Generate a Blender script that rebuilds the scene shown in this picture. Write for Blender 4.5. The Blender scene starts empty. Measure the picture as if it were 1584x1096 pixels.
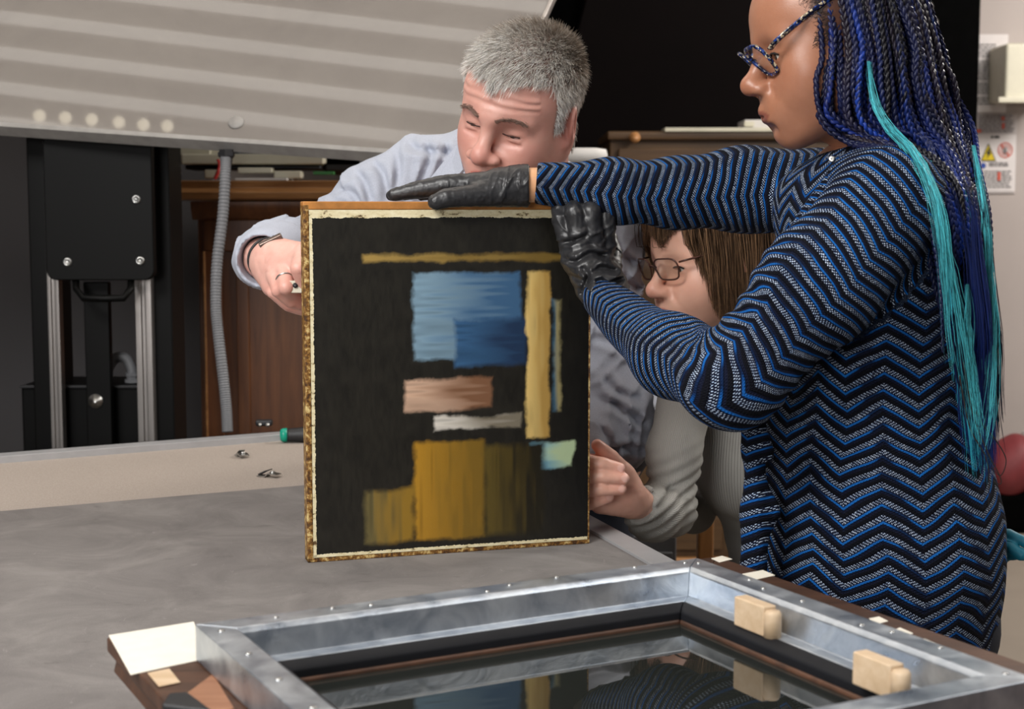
import bpy, math, random
import numpy as np
from mathutils import Matrix, Vector
random.seed(7); RNG = np.random.default_rng(7)
S = bpy.context.scene
COL = S.collection
# ---------------------------------------------------------------- camera, world, lights, exposure
FPX, HOR, CZ = 2300.0, 325.0, 1.345
PITCH = math.atan((548 - HOR) / FPX)
cam_d = bpy.data.cameras.new('camera'); cam = bpy.data.objects.new('camera', cam_d); COL.objects.link(cam)
cam.location = (0, 0, CZ); cam.rotation_euler = (math.pi / 2 - PITCH, 0, 0)
cam_d.sensor_width = 36; cam_d.lens = FPX / 1584 * 36; cam_d.clip_start = .05; cam_d.clip_end = 60
cam_d.dof.use_dof = True; cam_d.dof.focus_distance = 1.88; cam_d.dof.aperture_fstop = 9
S.camera = cam
w = bpy.data.worlds.new('world'); S.world = w; w.use_nodes = True
w.node_tree.nodes['Background'].inputs[0].default_value = (.80, .84, .90, 1)
w.node_tree.nodes['Background'].inputs[1].default_value = .11
S.view_settings.view_transform = 'Standard'; S.view_settings.look = 'None'
S.view_settings.gamma = 1; S.view_settings.use_curve_mapping = False
S.view_settings.exposure = 0.0
def area(name, loc, target, sx, sy, power, color=(1, .97, .93)):
    d = bpy.data.lights.new(name, 'AREA'); d.shape = 'RECTANGLE'; d.size = sx; d.size_y = sy; d.energy = power; d.color = color
    o = bpy.data.objects.new(name, d); COL.objects.link(o); o.location = loc
    o.rotation_euler = (Vector(target) - Vector(loc)).to_track_quat('-Z', 'Y').to_euler()
    return o
area('softbox_light', (-1.35, .1, 2.85), (.15, 2.1, 1.1), 1.2, .9, 74, (1, .985, .96))
area('front_fill', (-1.0, -1.1, 1.62), (-.5, 3.6, 1.2), .9, .7, 30, (1, .98, .96))  # added low fill from the camera side, lifts the oak cabinet and instrument
area('overhead_area', (1.5, 1.2, 3.15), (.4, 2.2, 1.0), 1.2, 1.6, 30, (1, .96, .91))
area('cabinet_fill', (1.8, 3.35, 2.6), (-.5, 4.1, 1.2), .8, .6, 34, (1, .96, .9))  # added fill aimed under the hood to brighten the oak cabinet
area('overhead_area', (2.9, 4.9, 3.15), (2.7, 6.4, 0.6), 1.2, 1.0, 125, (1, .95, .9))  # added light, placed to brighten the back wall and floor at right
# ---------------------------------------------------------------- pixel helpers (photo frame 1584 x 1096)
_c, _s = math.cos(PITCH), math.sin(PITCH)
_fw = np.array([0, _c, -_s]); _up = np.array([0, _s, _c]); _rt = np.array([1., 0, 0]); _C = np.array([0, 0, CZ])
def ray(x, y): return _fw * FPX + _rt * (x - 792) + _up * (548 - y)
def P(x, y, Y):
    r = ray(x, y); return _C + r * Y / r[1]
def Z(x, y, z):
    r = ray(x, y); return _C + r * (z - CZ) / r[2]
def K(n, Y): return n * Y / FPX
# ---------------------------------------------------------------- objects
def tag(o, label=None, cat=None, group=None, kind=None):
    if label: o['label'] = label
    if cat: o['category'] = cat
    if group: o['group'] = group
    if kind: o['kind'] = kind
    return o
def empty(name, loc, label=None, cat=None, group=None, rz=0):
    o = bpy.data.objects.new(name, None); COL.objects.link(o); o.location = loc; o.rotation_euler = (0, 0, rz)
    o.empty_display_size = .05
    return tag(o, label, cat, group)
def obj(name, V, F, mat, parent=None, smooth=True, col=None, uv=None, world=True, mats=None, mi=None):
    V = np.asarray(V, dtype=np.float64).reshape(-1, 3)
    if parent is not None and world:
        m = parent.matrix_world if False else pworld(parent)
        mi_ = m.inverted(); A = np.array(mi_)
        V = V @ A[:3, :3].T + A[:3, 3]
    me = bpy.data.meshes.new(name)
    if isinstance(F, np.ndarray):
        nf, k = F.shape
        me.vertices.add(len(V)); me.vertices.foreach_set('co', V.ravel().astype(np.float32))
        me.loops.add(nf * k); me.loops.foreach_set('vertex_index', F.ravel().astype(np.int32))
        me.polygons.add(nf); me.polygons.foreach_set('loop_start', (np.arange(nf) * k).astype(np.int32))
        me.update(calc_edges=True)
    else:
        me.from_pydata(V.tolist(), [], F)
    if smooth: me.polygons.foreach_set('use_smooth', np.ones(len(me.polygons), dtype=bool))
    if mats:
        for m_ in mats: me.materials.append(m_)
        me.polygons.foreach_set('material_index', np.asarray(mi, dtype=np.int32))
    else: me.materials.append(mat)
    if col is not None:
        c = np.asarray(col, dtype=np.float32)
        if c.shape[1] == 3: c = np.hstack([c, np.ones((len(c), 1), np.float32)])
        a = me.color_attributes.new('Col', 'FLOAT_COLOR', 'POINT'); a.data.foreach_set('color', c.ravel())
    if uv is not None:
        u = np.asarray(uv, dtype=np.float32)
        a = me.attributes.new('knit', 'FLOAT_VECTOR', 'POINT')
        a.data.foreach_set('vector', u.ravel())
    o = bpy.data.objects.new(name, me); COL.objects.link(o)
    if parent is not None: o.parent = parent
    return o
def pworld(o):
    m = Matrix.LocRotScale(o.location, o.rotation_euler, o.scale)
    return pworld(o.parent) @ m if o.parent else m
class MB:
    def __init__(s): s.v = []; s.f = []; s.n = 0; s.c = []
    def add(s, V, F, c=None):
        V = np.asarray(V, float).reshape(-1, 3); s.v.append(V)
        s.f += [[int(i) + s.n for i in q] for q in F]; s.n += len(V)
        if c is not None: s.c.append(np.tile(np.array(c, float), (len(V), 1)) if np.ndim(c) == 1 else np.asarray(c))
        return s
    def build(s, name, mat, parent=None, smooth=True, bevel=0, **k):
        o = obj(name, np.vstack(s.v), s.f, mat, parent, smooth, col=np.vstack(s.c) if s.c else None, **k)
        if bevel: bev(o, bevel)
        return o
def bev(o, wdt, seg=2):
    m = o.modifiers.new('bevel', 'BEVEL'); m.width = wdt; m.segments = seg; m.limit_method = 'ANGLE'; m.angle_limit = .6
    for p in o.data.polygons: p.use_smooth = True
    m2 = o.modifiers.new('wn', 'WEIGHTED_NORMAL')
    return o
BF = [(0, 3, 2, 1), (4, 5, 6, 7), (0, 1, 5, 4), (1, 2, 6, 5), (2, 3, 7, 6), (3, 0, 4, 7)]
def boxv(x0, x1, y0, y1, z0, z1):
    return [(x0, y0, z0), (x1, y0, z0), (x1, y1, z0), (x0, y1, z0), (x0, y0, z1), (x1, y0, z1), (x1, y1, z1), (x0, y1, z1)]
def box(name, x0, x1, y0, y1, z0, z1, mat, parent=None, bevel=.002, **k):
    o = obj(name, boxv(x0, x1, y0, y1, z0, z1), BF, mat, parent, smooth=False, **k)
    if bevel: bev(o, bevel)
    return o
def obox(name, O, ax, ay, az, a, b, mat, parent=None, bevel=.002):
    """box in an oriented frame: origin O, axes ax ay az, local min a and max b"""
    L = np.array(boxv(a[0], b[0], a[1], b[1], a[2], b[2]))
    V = np.asarray(O) + L[:, :1] * ax + L[:, 1:2] * ay + L[:, 2:] * az
    F = BF
    if np.dot(np.cross(ax, ay), az) < 0: F = [q[::-1] for q in BF]
    o = obj(name, V, F, mat, parent, smooth=False)
    if bevel: bev(o, bevel)
    return o
def prism(name, pts, z0, z1, mat, parent=None, bevel=.0, axes=None, O=(0, 0, 0)):
    """extrude polygon; axes = (ax, ay, az)"""
    n = len(pts); ax, ay, az = axes or (np.array([1., 0, 0]), np.array([0, 1., 0]), np.array([0, 0, 1.]))
    V = [np.asarray(O) + p[0] * ax + p[1] * ay + z * az for z in (z0, z1) for p in pts]
    F = [list(range(n))[::-1], list(range(n, 2 * n))] + [[i, (i + 1) % n, n + (i + 1) % n, n + i] for i in range(n)]
    a = sum(pts[i][0] * pts[(i + 1) % n][1] - pts[(i + 1) % n][0] * pts[i][1] for i in range(n))
    if (a < 0) != (np.dot(np.cross(ax, ay), az) < 0): F = [f[::-1] for f in F]
    o = obj(name, V, F, mat, parent, smooth=False)
    if bevel: bev(o, bevel)
    return o
def spline(pts, n):
    """Catmull-Rom through the points, n samples"""
    p = np.asarray(pts, float); m = len(p)
    q = np.vstack([2 * p[0] - p[1], p, 2 * p[-1] - p[-2]])
    t = np.linspace(0, m - 1 - 1e-6, n); i = t.astype(int); f = (t - i)[:, None]
    a, b, c, d = q[i], q[i + 1], q[i + 2], q[i + 3]
    return .5 * ((2 * b) + (-a + c) * f + (2 * a - 5 * b + 4 * c - d) * f * f + (-a + 3 * b - 3 * c + d) * f ** 3)
def frames(p):
    t = np.gradient(p, axis=0); t /= np.linalg.norm(t, axis=1)[:, None] + 1e-12
    ref = np.array([0, 0, 1.]) if abs(t[0][2]) < .9 else np.array([1., 0, 0])
    n = np.cross(t[0], ref); n /= np.linalg.norm(n); N = [n]
    for i in range(1, len(p)):
        n = N[-1] - t[i] * np.dot(N[-1], t[i]); n /= np.linalg.norm(n) + 1e-12; N.append(n)
    N = np.array(N); return t, N, np.cross(t, N)
def tube(p, r, k=8, cap=True, flat=1.0):
    p = np.asarray(p, float); n = len(p); r = np.broadcast_to(np.asarray(r, float), (n,))
    t, N, B = frames(p); a = np.arange(k) * 2 * math.pi / k
    V = (p[:, None] + r[:, None, None] * (np.cos(a)[None, :, None] * N[:, None] + flat * np.sin(a)[None, :, None] * B[:, None])).reshape(-1, 3)
    i = np.arange(n - 1)[:, None] * k; j = np.arange(k)[None]; j2 = (j + 1) % k
    F = np.stack([i + j, i + j2, i + k + j2, i + k + j], -1).reshape(-1, 4).tolist()
    if cap: F += [list(range(k))[::-1], list(range((n - 1) * k, n * k))]
    return V, F
def lathe(prof, O, ax, k=24):
    """profile (r, h) turned about axis ax at O"""
    ax = np.asarray(ax, float); ax /= np.linalg.norm(ax)
    ref = np.array([0, 0, 1.]) if abs(ax[2]) < .9 else np.array([1., 0, 0])
    n = np.cross(ax, ref); n /= np.linalg.norm(n); b = np.cross(ax, n)
    a = np.arange(k) * 2 * math.pi / k; V = []; 
    for r, h in prof:
        for x in a: V.append(np.asarray(O) + ax * h + r * (math.cos(x) * n + math.sin(x) * b))
    F = []
    for i in range(len(prof) - 1):
        for j in range(k): F.append([i * k + j, i * k + (j + 1) % k, (i + 1) * k + (j + 1) % k, (i + 1) * k + j])
    F += [list(range(k))[::-1], list(range((len(prof) - 1) * k, len(prof) * k))]
    return V, F
# ---------------------------------------------------------------- materials
def srgb(r, g, b):
    f = lambda c: c / 12.92 if c <= .04045 else ((c + .055) / 1.055) ** 2.4
    return (f(r / 255), f(g / 255), f(b / 255), 1)
class NT:
    def __init__(s, name):
        s.m = bpy.data.materials.new(name); s.m.use_nodes = True; s.t = s.m.node_tree; s.b = s.t.nodes['Principled BSDF']
    def n(s, kind, **k):
        x = s.t.nodes.new(kind)
        for a, v in k.items(): setattr(x, a, v)
        return x
    def l(s, a, b): s.t.links.new(a, b)
    def val(s, sock, v):
        if hasattr(v, 'is_output') or hasattr(v, 'links') and not isinstance(v, (int, float, tuple)): s.l(v, sock)
        else: sock.default_value = v
    def math(s, op, a, b=None, c=None):
        x = s.n('ShaderNodeMath', operation=op)
        for i, v in enumerate((a, b, c)):
            if v is None: continue
            if isinstance(v, (int, float)): x.inputs[i].default_value = v
            else: s.l(v, x.inputs[i])
        return x.outputs[0]
    def mix(s, f, a, b):
        x = s.n('ShaderNodeMix', data_type='RGBA')
        for i, v in ((0, f), (6, a), (7, b)):
            if isinstance(v, (int, float, tuple)): x.inputs[i].default_value = v
            else: s.l(v, x.inputs[i])
        return x.outputs[2]
    def coord(s, kind='Object', scale=(1, 1, 1), rot=(0, 0, 0)):
        c = s.n('ShaderNodeTexCoord'); m = s.n('ShaderNodeMapping'); s.l(c.outputs[kind], m.inputs[0])
        m.inputs['Scale'].default_value = scale; m.inputs['Rotation'].default_value = rot
        return m.outputs[0]
    def noise(s, vec, scale, detail=4, rough=.55, dist=0):
        x = s.n('ShaderNodeTexNoise'); s.l(vec, x.inputs['Vector']); x.inputs['Scale'].default_value = scale
        x.inputs['Detail'].default_value = detail; x.inputs['Roughness'].default_value = rough; x.inputs['Distortion'].default_value = dist
        return x.outputs[0]
    def ramp(s, f, stops):
        x = s.n('ShaderNodeValToRGB'); s.l(f, x.inputs[0]); e = x.color_ramp.elements
        while len(e) < len(stops): e.new(.5)
        for i, (p, c) in enumerate(stops): e[i].position = p; e[i].color = c if len(c) == 4 else (*c, 1)
        return x.outputs[0]
    def bump(s, h, strength=.3, dist=.002):
        x = s.n('ShaderNodeBump'); x.inputs['Strength'].default_value = strength; x.inputs['Distance'].default_value = dist
        s.l(h, x.inputs['Height']); s.l(x.outputs[0], s.b.inputs['Normal']); return x
    def set(s, color=None, rough=None, metal=None, **k):
        if color is not None:
            if isinstance(color, tuple): s.b.inputs['Base Color'].default_value = color
            else: s.l(color, s.b.inputs['Base Color'])
        if rough is not None:
            if isinstance(rough, (int, float)): s.b.inputs['Roughness'].default_value = rough
            else: s.l(rough, s.b.inputs['Roughness'])
        if metal is not None: s.b.inputs['Metallic'].default_value = metal
        for a, v in k.items(): s.b.inputs[a.replace('_', ' ')].default_value = v
        return s
def plain(name, c, rough=.5, metal=0, var=.12, scale=40, bump=.05, dist=.001, stretch=(1, 1, 1), **k):
    t = NT(name); v = t.coord(scale=stretch); f = t.noise(v, scale)
    d = tuple(x * (1 - var) for x in c[:3]) + (1,); e = tuple(min(1, x * (1 + var)) for x in c[:3]) + (1,)
    t.set(t.ramp(f, [(.3, d), (.7, e)]), rough, metal, **k)
    if bump: t.bump(f, bump, dist)
    return t.m
def wood(name, c1, c2, scale=6, axis=2, rough=.45, bump=.12):
    t = NT(name); st = [9, 9, 9]; st[axis] = .6; v = t.coord(scale=tuple(st))
    f = t.noise(v, scale, 6, .65, .6); g = t.noise(t.coord(), 3, 2)
    a = t.ramp(f, [(.3, c1), (.72, c2)]); d = tuple(x * .6 for x in c1[:3]) + (1,)
    t.set(t.mix(t.ramp(g, [(.35, (0, 0, 0)), (.7, (.6, .6, .6))]), a, d), rough); t.bump(f, bump, .001); return t.m
# ---------------------------------------------------------------- numpy noise + implicit surfaces
_h = RNG.random((32, 32, 32)).astype(np.float32)
def vnoise(p, s=1.0, off=0.0):
    q = p * s + off + 100; i = np.floor(q).astype(np.int32); f = (q - i).astype(np.float32); f = f * f * (3 - 2 * f)
    i &= 31; j = (i + 1) & 31; x, y, z = i.T; X, Y, Zz = j.T; fx, fy, fz = f.T
    a = _h[x, y, z] * (1 - fx) + _h[X, y, z] * fx; b = _h[x, Y, z] * (1 - fx) + _h[X, Y, z] * fx
    c = _h[x, y, Zz] * (1 - fx) + _h[X, y, Zz] * fx; d = _h[x, Y, Zz] * (1 - fx) + _h[X, Y, Zz] * fx
    return (a * (1 - fy) + b * fy) * (1 - fz) + (c * (1 - fy) + d * fy) * fz - .5
def smin(a, b, k):
    h = np.maximum(k - np.abs(a - b), 0) / k
    return np.minimum(a, b) - h * h * k * .25
def smax(a, b, k): return -smin(-a, -b, k)
def seg(p, a, b, r1, r2=None):
    r2 = r1 if r2 is None else r2
    a = np.asarray(a, np.float32); b = np.asarray(b, np.float32); ba = b - a; pa = p - a
    h = np.clip(pa @ ba / max(float(ba @ ba), 1e-9), 0, 1)
    return np.linalg.norm(pa - h[:, None] * ba, axis=1) - (r1 + (r2 - r1) * h)
def ell(p, c, r, M=None):
    q = p - np.asarray(c, np.float32)
    if M is not None: q = q @ M
    r = np.asarray(r, np.float32); k0 = np.linalg.norm(q / r, axis=1); k1 = np.linalg.norm(q / (r * r), axis=1)
    return k0 * (k0 - 1) / np.maximum(k1, 1e-6)
def sph(p, c, r): return np.linalg.norm(p - np.asarray(c, np.float32), axis=1) - r
def chain(p, pts, rad, k=.02):
    d = None
    for i in range(len(pts) - 1):
        e = seg(p, pts[i], pts[i + 1], rad[i], rad[i + 1])
        d = e if d is None else smin(d, e, k)
    return d
def chain_uv(p, pts):
    """smooth coordinates about a limb axis: distance, angle * 0.055, arc length"""
    c = spline(pts, 70)
    for _ in range(6): c[1:-1] = (c[:-2] + 2 * c[1:-1] + c[2:]) / 4
    t0, t1 = c[0] - c[1], c[-1] - c[-2]; c = np.vstack([c[0] + t0 * np.arange(14, 0, -1)[:, None], c, c[-1] + t1 * np.arange(1, 8)[:, None]])
    s_ = np.r_[0, np.cumsum(np.linalg.norm(np.diff(c, axis=0), axis=1))]; t, N, B = frames(c)
    D2 = ((p[:, None] - c[None]) ** 2).sum(2); m = D2.min(1); w_ = np.exp(-(D2 - m[:, None]) / (2 * .018 ** 2)); w_ /= w_.sum(1, keepdims=True); v = w_ @ s_
    f_ = lambda A: np.stack([np.interp(v, s_, A[:, k]) for k in range(3)], 1)
    ref = np.array([0, -1., .1]); nn_ = ref - t * (t @ ref)[:, None]; nn_ /= np.linalg.norm(nn_, axis=1)[:, None]; bb = np.cross(t, nn_)
    pa = p - f_(c); ang = np.arctan2((pa * f_(bb)).sum(1), (pa * f_(nn_)).sum(1))
    return np.sqrt(m), ang * .055, v
def loft(p, secs):
    """secs: (z, cx, cy, rx, ry) sorted by z; returns approx distance"""
    s = np.asarray(secs, float); z = p[:, 2]
    g = lambda i: np.interp(z, s[:, 0], s[:, i])
    cx, cy, rx, ry = g(1), g(2), g(3), g(4)
    q = np.sqrt(((p[:, 0] - cx) / rx) ** 2 + ((p[:, 1] - cy) / ry) ** 2)
    d = (q - 1) * np.minimum(rx, ry)
    return smax(d, np.maximum(s[0, 0] - z, z - s[-1, 0]), .02)
def creases(p, amp, along, fa=5., fc=26., off=0., fz=12.):
    """sharp cloth folds running along a direction"""
    a = np.asarray(along, float); a = a / np.linalg.norm(a); b = np.cross(a, [0, 1., .2]); b /= np.linalg.norm(b); c = np.cross(a, b)
    q = np.stack([p @ a * fa, p @ b * fc, p @ c * fz], 1).astype(np.float32); w_ = vnoise(p, 9, off + 2)[:, None] * .9; q = q + w_
    return -amp * (np.clip(1 - 5 * np.abs(vnoise(q, 1.0, off)), 0, 1) ** 1.5 - .25) * np.clip(.6 + 2.2 * vnoise(p, 5.5, off + 7), 0, 1)
def grooves(p, lines, amp, w, y0, y1=9):
    """cloth folds pressed in along polylines given as photo pixels with a depth"""
    d = np.zeros(len(p)); q = p[:, [0, 2]]
    for pts in lines:
        c = spline([P(x, y, Y)[[0, 2]] for x, y, Y in pts], 10); a = c[:-1]; b = c[1:]; ba = b - a; L2 = (ba ** 2).sum(1)
        h = np.clip(((q[:, None] - a[None]) * ba[None]).sum(2) / L2, 0, 1); D = np.linalg.norm(q[:, None] - a[None] - h[:, :, None] * ba[None], axis=2); k = D.argmin(1); dm = D.min(1)
        tt = (k + h[np.arange(len(p)), k]) / len(a); taper = np.clip(4 * tt * (1.15 - tt) + .1, 0, 1)
        d += amp * taper * (np.exp(-(dm / w) ** 2) - .75 * np.exp(-((dm - 2.0 * w) / (1.2 * w)) ** 2))
    return d * (p[:, 1] < y1)
def netmesh(f, lo, hi, h, margin=.012, B=10):
    lo = np.asarray(lo, float); hi = np.asarray(hi, float)
    nb = np.ceil((hi - lo) / (h * B)).astype(int); n = nb * B
    gi = np.stack(np.meshgrid(*[np.arange(k) for k in nb], indexing='ij'), -1).reshape(-1, 3)
    cen = (lo + (gi + .5) * B * h).astype(np.float32); dc = f(cen)
    vol = np.repeat(np.repeat(np.repeat(dc.reshape(nb), B, 0), B, 1), B, 2).astype(np.float32)
    act = np.abs(dc) < B * h * .87 * 1.25 + margin
    g = np.stack(np.meshgrid(*[np.arange(B)] * 3, indexing='ij'), -1).reshape(-1, 3); ga = gi[act]
    for s0 in range(0, len(ga), 300):
        I = (ga[s0:s0 + 300, None] * B + g[None]).reshape(-1, 3)
        vol[I[:, 0], I[:, 1], I[:, 2]] = f((lo + I * h).astype(np.float32))
    ins = vol < 0
    c = [ins[a:n[0] - 1 + a, b:n[1] - 1 + b, d:n[2] - 1 + d] for a in (0, 1) for b in (0, 1) for d in (0, 1)]
    anyi = c[0].copy(); alli = c[0].copy()
    for x in c[1:]: anyi |= x; alli &= x
    cell = np.argwhere(anyi & ~alli); idm = np.full(tuple(n - 1), -1, np.int32); idm[tuple(cell.T)] = np.arange(len(cell))
    acc = np.zeros((len(cell), 3)); cnt = np.zeros(len(cell)); off = [np.array(o) for o in np.ndindex(2, 2, 2)]
    vals = {tuple(o): vol[tuple((cell + o).T)] for o in off}
    for o in off:
        for ax in range(3):
            if o[ax] == 0:
                o2 = o.copy(); o2[ax] = 1; a, b = vals[tuple(o)], vals[tuple(o2)]; m = (a < 0) != (b < 0)
                t = np.where(m, a / np.where(m, a - b, 1), 0); q = np.tile(o.astype(float), (len(cell), 1)); q[:, ax] = t
                acc[m] += q[m]; cnt[m] += 1
    V = lo + (cell + acc / cnt[:, None]) * h
    F = []
    for ax in range(3):
        sl = [slice(0, n[k] - 1) for k in range(3)]; a = ins[tuple(sl)]
        s2 = list(sl); s2[ax] = slice(1, n[ax]); b = ins[tuple(s2)]
        e = np.argwhere(a != b); 
        u, v = (ax + 1) % 3, (ax + 2) % 3; e = e[(e[:, u] > 0) & (e[:, v] > 0)]
        if not len(e): continue
        sg = a[tuple(e.T)]; du = np.zeros(3, int); du[u] = 1; dv = np.zeros(3, int); dv[v] = 1
        q = np.stack([idm[tuple((e - du - dv).T)], idm[tuple((e - dv).T)], idm[tuple(e.T)], idm[tuple((e - du).T)]], 1)
        q[~sg] = q[~sg][:, ::-1]; F.append(q[(q >= 0).all(1)])
    F = np.vstack(F)
    v32 = V.astype(np.float32); e = h * .5
    d0 = f(v32); G = np.stack([f(v32 + np.eye(3, dtype=np.float32)[k] * e) - d0 for k in range(3)], 1) / e
    gl = np.maximum(np.linalg.norm(G, axis=1), .3); V = V - G * np.clip(d0 / gl ** 2, -h * .6, h * .6)[:, None]
    return V, F
def join(parts):
    Vs, Fs, n = [], [], 0
    for V, F in parts: Vs.append(V); Fs.append(F + n); n += len(V)
    return np.vstack(Vs), np.vstack(Fs)
def basis(fwd, roll=0):
    y = np.asarray(fwd, float); y /= np.linalg.norm(y); x = np.cross(y, [0, 0, 1.]); x /= np.linalg.norm(x); z = np.cross(x, y)
    c, s = math.cos(roll), math.sin(roll)
    return np.stack([c * x + s * z, y, -s * x + c * z], 1)      # columns = local axes in world
# ================================================================ MATERIALS
M = {}
M['black'] = plain('black_powder_coat', srgb(6, 6, 6), .5, var=.25, scale=300, bump=.1, dist=.0004, Specular_IOR_Level=.16)
M['matte'] = plain('matte_black', srgb(3, 3, 3), .95, var=.3, scale=20, Specular_IOR_Level=.03)
M['rail'] = plain('anodised_rail', srgb(168, 163, 160), .33, .85, var=.12, scale=8, stretch=(30, 30, .5))
M['steel'] = plain('steel', srgb(190, 190, 188), .28, 1, var=.1, scale=60)
M['cream'] = plain('aged_cream_plastic', srgb(205, 200, 180), .5, var=.06, scale=12)
M['white'] = plain('white_paper', srgb(206, 202, 198), .8, var=.03, scale=20)
M['hose'] = plain('grey_hose', srgb(112, 113, 116), .5, var=.08, scale=30)
M['oak'] = wood('dark_oak', srgb(88, 50, 27), srgb(138, 86, 48), 5, 2)
M['oakx'] = wood('worn_oak', srgb(140, 94, 54), srgb(205, 150, 96), 5, 0, .4)
M['brown'] = wood('brown_cupboard', srgb(74, 52, 32), srgb(104, 78, 50), 4, 0, .4)
M['wallr'] = plain('wall_paint', srgb(176, 166, 161), .8, var=.03, scale=3, bump=.03)
M['walld'] = plain('dark_wall_paint', srgb(74, 72, 74), .85, var=.05, scale=3, bump=.03)
M['floor'] = plain('floor_vinyl', srgb(140, 130, 118), .5, var=.05, scale=5, bump=.03)
M['ceil'] = plain('ceiling_paint', srgb(205, 200, 195), .9, var=.03, scale=4)
M['greenp'] = plain('teal_plastic', srgb(0, 150, 125), .35, var=.05)
M['grip'] = plain('black_rubber', srgb(30, 30, 33), .5, var=.1)
M['red'] = plain('red_vinyl', srgb(118, 42, 46), .6, var=.12, scale=14)
M['tealg'] = plain('teal_glove', srgb(16, 116, 140), .55, var=.1, scale=60, bump=.3)
# suede-like grey mat with scuffs
t = NT('grey_mat'); v = t.coord(); f = t.noise(v, 7, 8, .68, .8); g = t.noise(t.coord(scale=(3, 1.2, 1), rot=(0, 0, .5)), 14, 7, .7, 2.2)
a = t.ramp(f, [(.28, srgb(92, 87, 86)), (.5, srgb(113, 108, 106)), (.72, srgb(134, 129, 126))])
scr = t.ramp(g, [(.655, (0, 0, 0)), (.68, (.45, .45, .45)), (.70, (0, 0, 0))])
dk = t.ramp(t.noise(t.coord(scale=(1, 2.4, 1), rot=(0, 0, -.4)), 22, 3, .5), [(.69, (0, 0, 0)), (.73, (.35, .35, .35))])
fib = t.noise(v, 900, 2); a = t.mix(scr, a, srgb(160, 156, 154)); a = t.mix(dk, a, srgb(66, 60, 58))
t.set(t.mix(t.ramp(fib, [(.3, (0, 0, 0)), (.75, (.16, .16, .16))]), a, srgb(190, 186, 182)), .8); t.bump(fib, .25, .0006); M['mat'] = t.m
t = NT('beige_board'); v = t.coord(); f = t.noise(v, 420, 3, .7); a = t.ramp(f, [(.3, srgb(150, 138, 128)), (.75, srgb(180, 169, 160))])
t.set(a, .75); t.bump(f, .3, .0005); M['board'] = t.m
# brushed aluminium with hammered reflections
t = NT('dented_aluminium'); f = t.noise(t.coord(scale=(1, 1, 1)), 26, 5, .6, .5); g = t.noise(t.coord(), 240, 3)
t.set(t.ramp(f, [(.3, srgb(150, 160, 174)), (.7, srgb(214, 220, 226))]), t.ramp(f, [(.3, (.26, .26, .26)), (.7, (.44, .44, .44))]), .95); t.bump(f, .35, .003); t.b.inputs['Metallic'].default_value = .86; M['alu'] = t.m
M['edge'] = plain('painted_aluminium', srgb(178, 178, 180), .38, .35, var=.06, scale=30)
M['frmwood'] = wood('old_frame_wood', srgb(58, 38, 28), srgb(104, 70, 50), 7, 0, .5, .3)
M['block'] = wood('pale_beech', srgb(206, 176, 140), srgb(232, 208, 178), 9, 0, .55)
M['tape'] = plain('cream_paper_tape', srgb(232, 226, 212), .7, var=.04, scale=60)
M['rubber'] = plain('rubber_seal', srgb(20, 21, 25), .6, Specular_IOR_Level=.25)
M['lip'] = plain('grey_lip', srgb(146, 143, 140), .6)
t = NT('museum_glass'); t.set((.016, .018, .016, 1), .012, 0); t.b.inputs['IOR'].default_value = 1.75; M['glass'] = t.m
# big tilted hood panel: satin grey laminate under a clear glossy face
t = NT('glossy_grey_laminate'); f = t.noise(t.coord(), 2.2, 5, .6, 1.5); g = t.noise(t.coord(scale=(1, 1, 5)), 60, 3)
t.set(t.ramp(f, [(.3, srgb(98, 92, 88)), (.7, srgb(110, 104, 99))]), .5, 0)
t.b.inputs['Coat Weight'].default_value = 1; t.b.inputs['Coat Roughness'].default_value = .035; t.b.inputs['Coat IOR'].default_value = 1.6
M['hood'] = t.m
def emis(name, c, s):
    t = NT(name); t.set((.8, .8, .8, 1), .5); t.b.inputs['Emission Color'].default_value = c; t.b.inputs['Emission Strength'].default_value = s; return t.m
M['led'] = emis('led_strip', (1, .93, .84, 1), 2.6)
M['spot'] = emis('spot_lamp', (1, .88, .66, 1), 5.5)
# ================================================================ ROOM
def struct(name, *a, **k):
    o = box(name, *a, bevel=0, **k); o['kind'] = 'structure'; return o
struct('floor', -4.2, 4.2, -2.2, 7.0, -.1, 0, M['floor'])
struct('ceiling', -4.2, 4.2, -2.2, 7.0, 3.2, 3.3, M['ceil'])
struct('wall_back', -4.2, 4.2, 6.8, 7.0, 0, 3.2, M['wallr'])
struct('wall_left', -4.4, -4.2, -2.2, 7.0, 0, 3.2, M['walld'])
struct('wall_right', 4.2, 4.4, -2.2, 7.0, 0, 3.2, M['wallr'])
struct('wall_partition', -3.9, -.95, 4.75, 4.87, 0, 3.2, M['walld'])
struct('baseboard_back', 1.9, 4.2, 6.77, 6.8, 0, .09, M['matte'])
# ceiling lamp: long parallel light strips in a tray
lt = empty('strip_ceiling_lamp', (-.7, 2.6, 3.2), 'long ceiling lamp of parallel glowing strips above the table', 'lamp')
dx, dy = .976, -.215
for i in range(13):
    y0 = 3.92 - i * .1196
    c = np.array([-.72, y0 - .905 * .0 - .2365 + .0, 3.11]); ax = np.array([dx, dy, 0]); ay = np.array([-dy, dx, 0])
    o = obox('light_strip', c, ax, ay, np.array([0, 0, 1.]), (-1.75, -.018, -.01), (1.5, .018, .012), M['led'], lt, 0)
obox('tray', (-.72, 2.96, 3.16), np.array([dx, dy, 0]), np.array([-dy, dx, 0]), np.array([0, 0, 1.]), (-1.8, -.95, 0), (1.55, .92, .04), M['ceil'], lt, .003)
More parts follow.
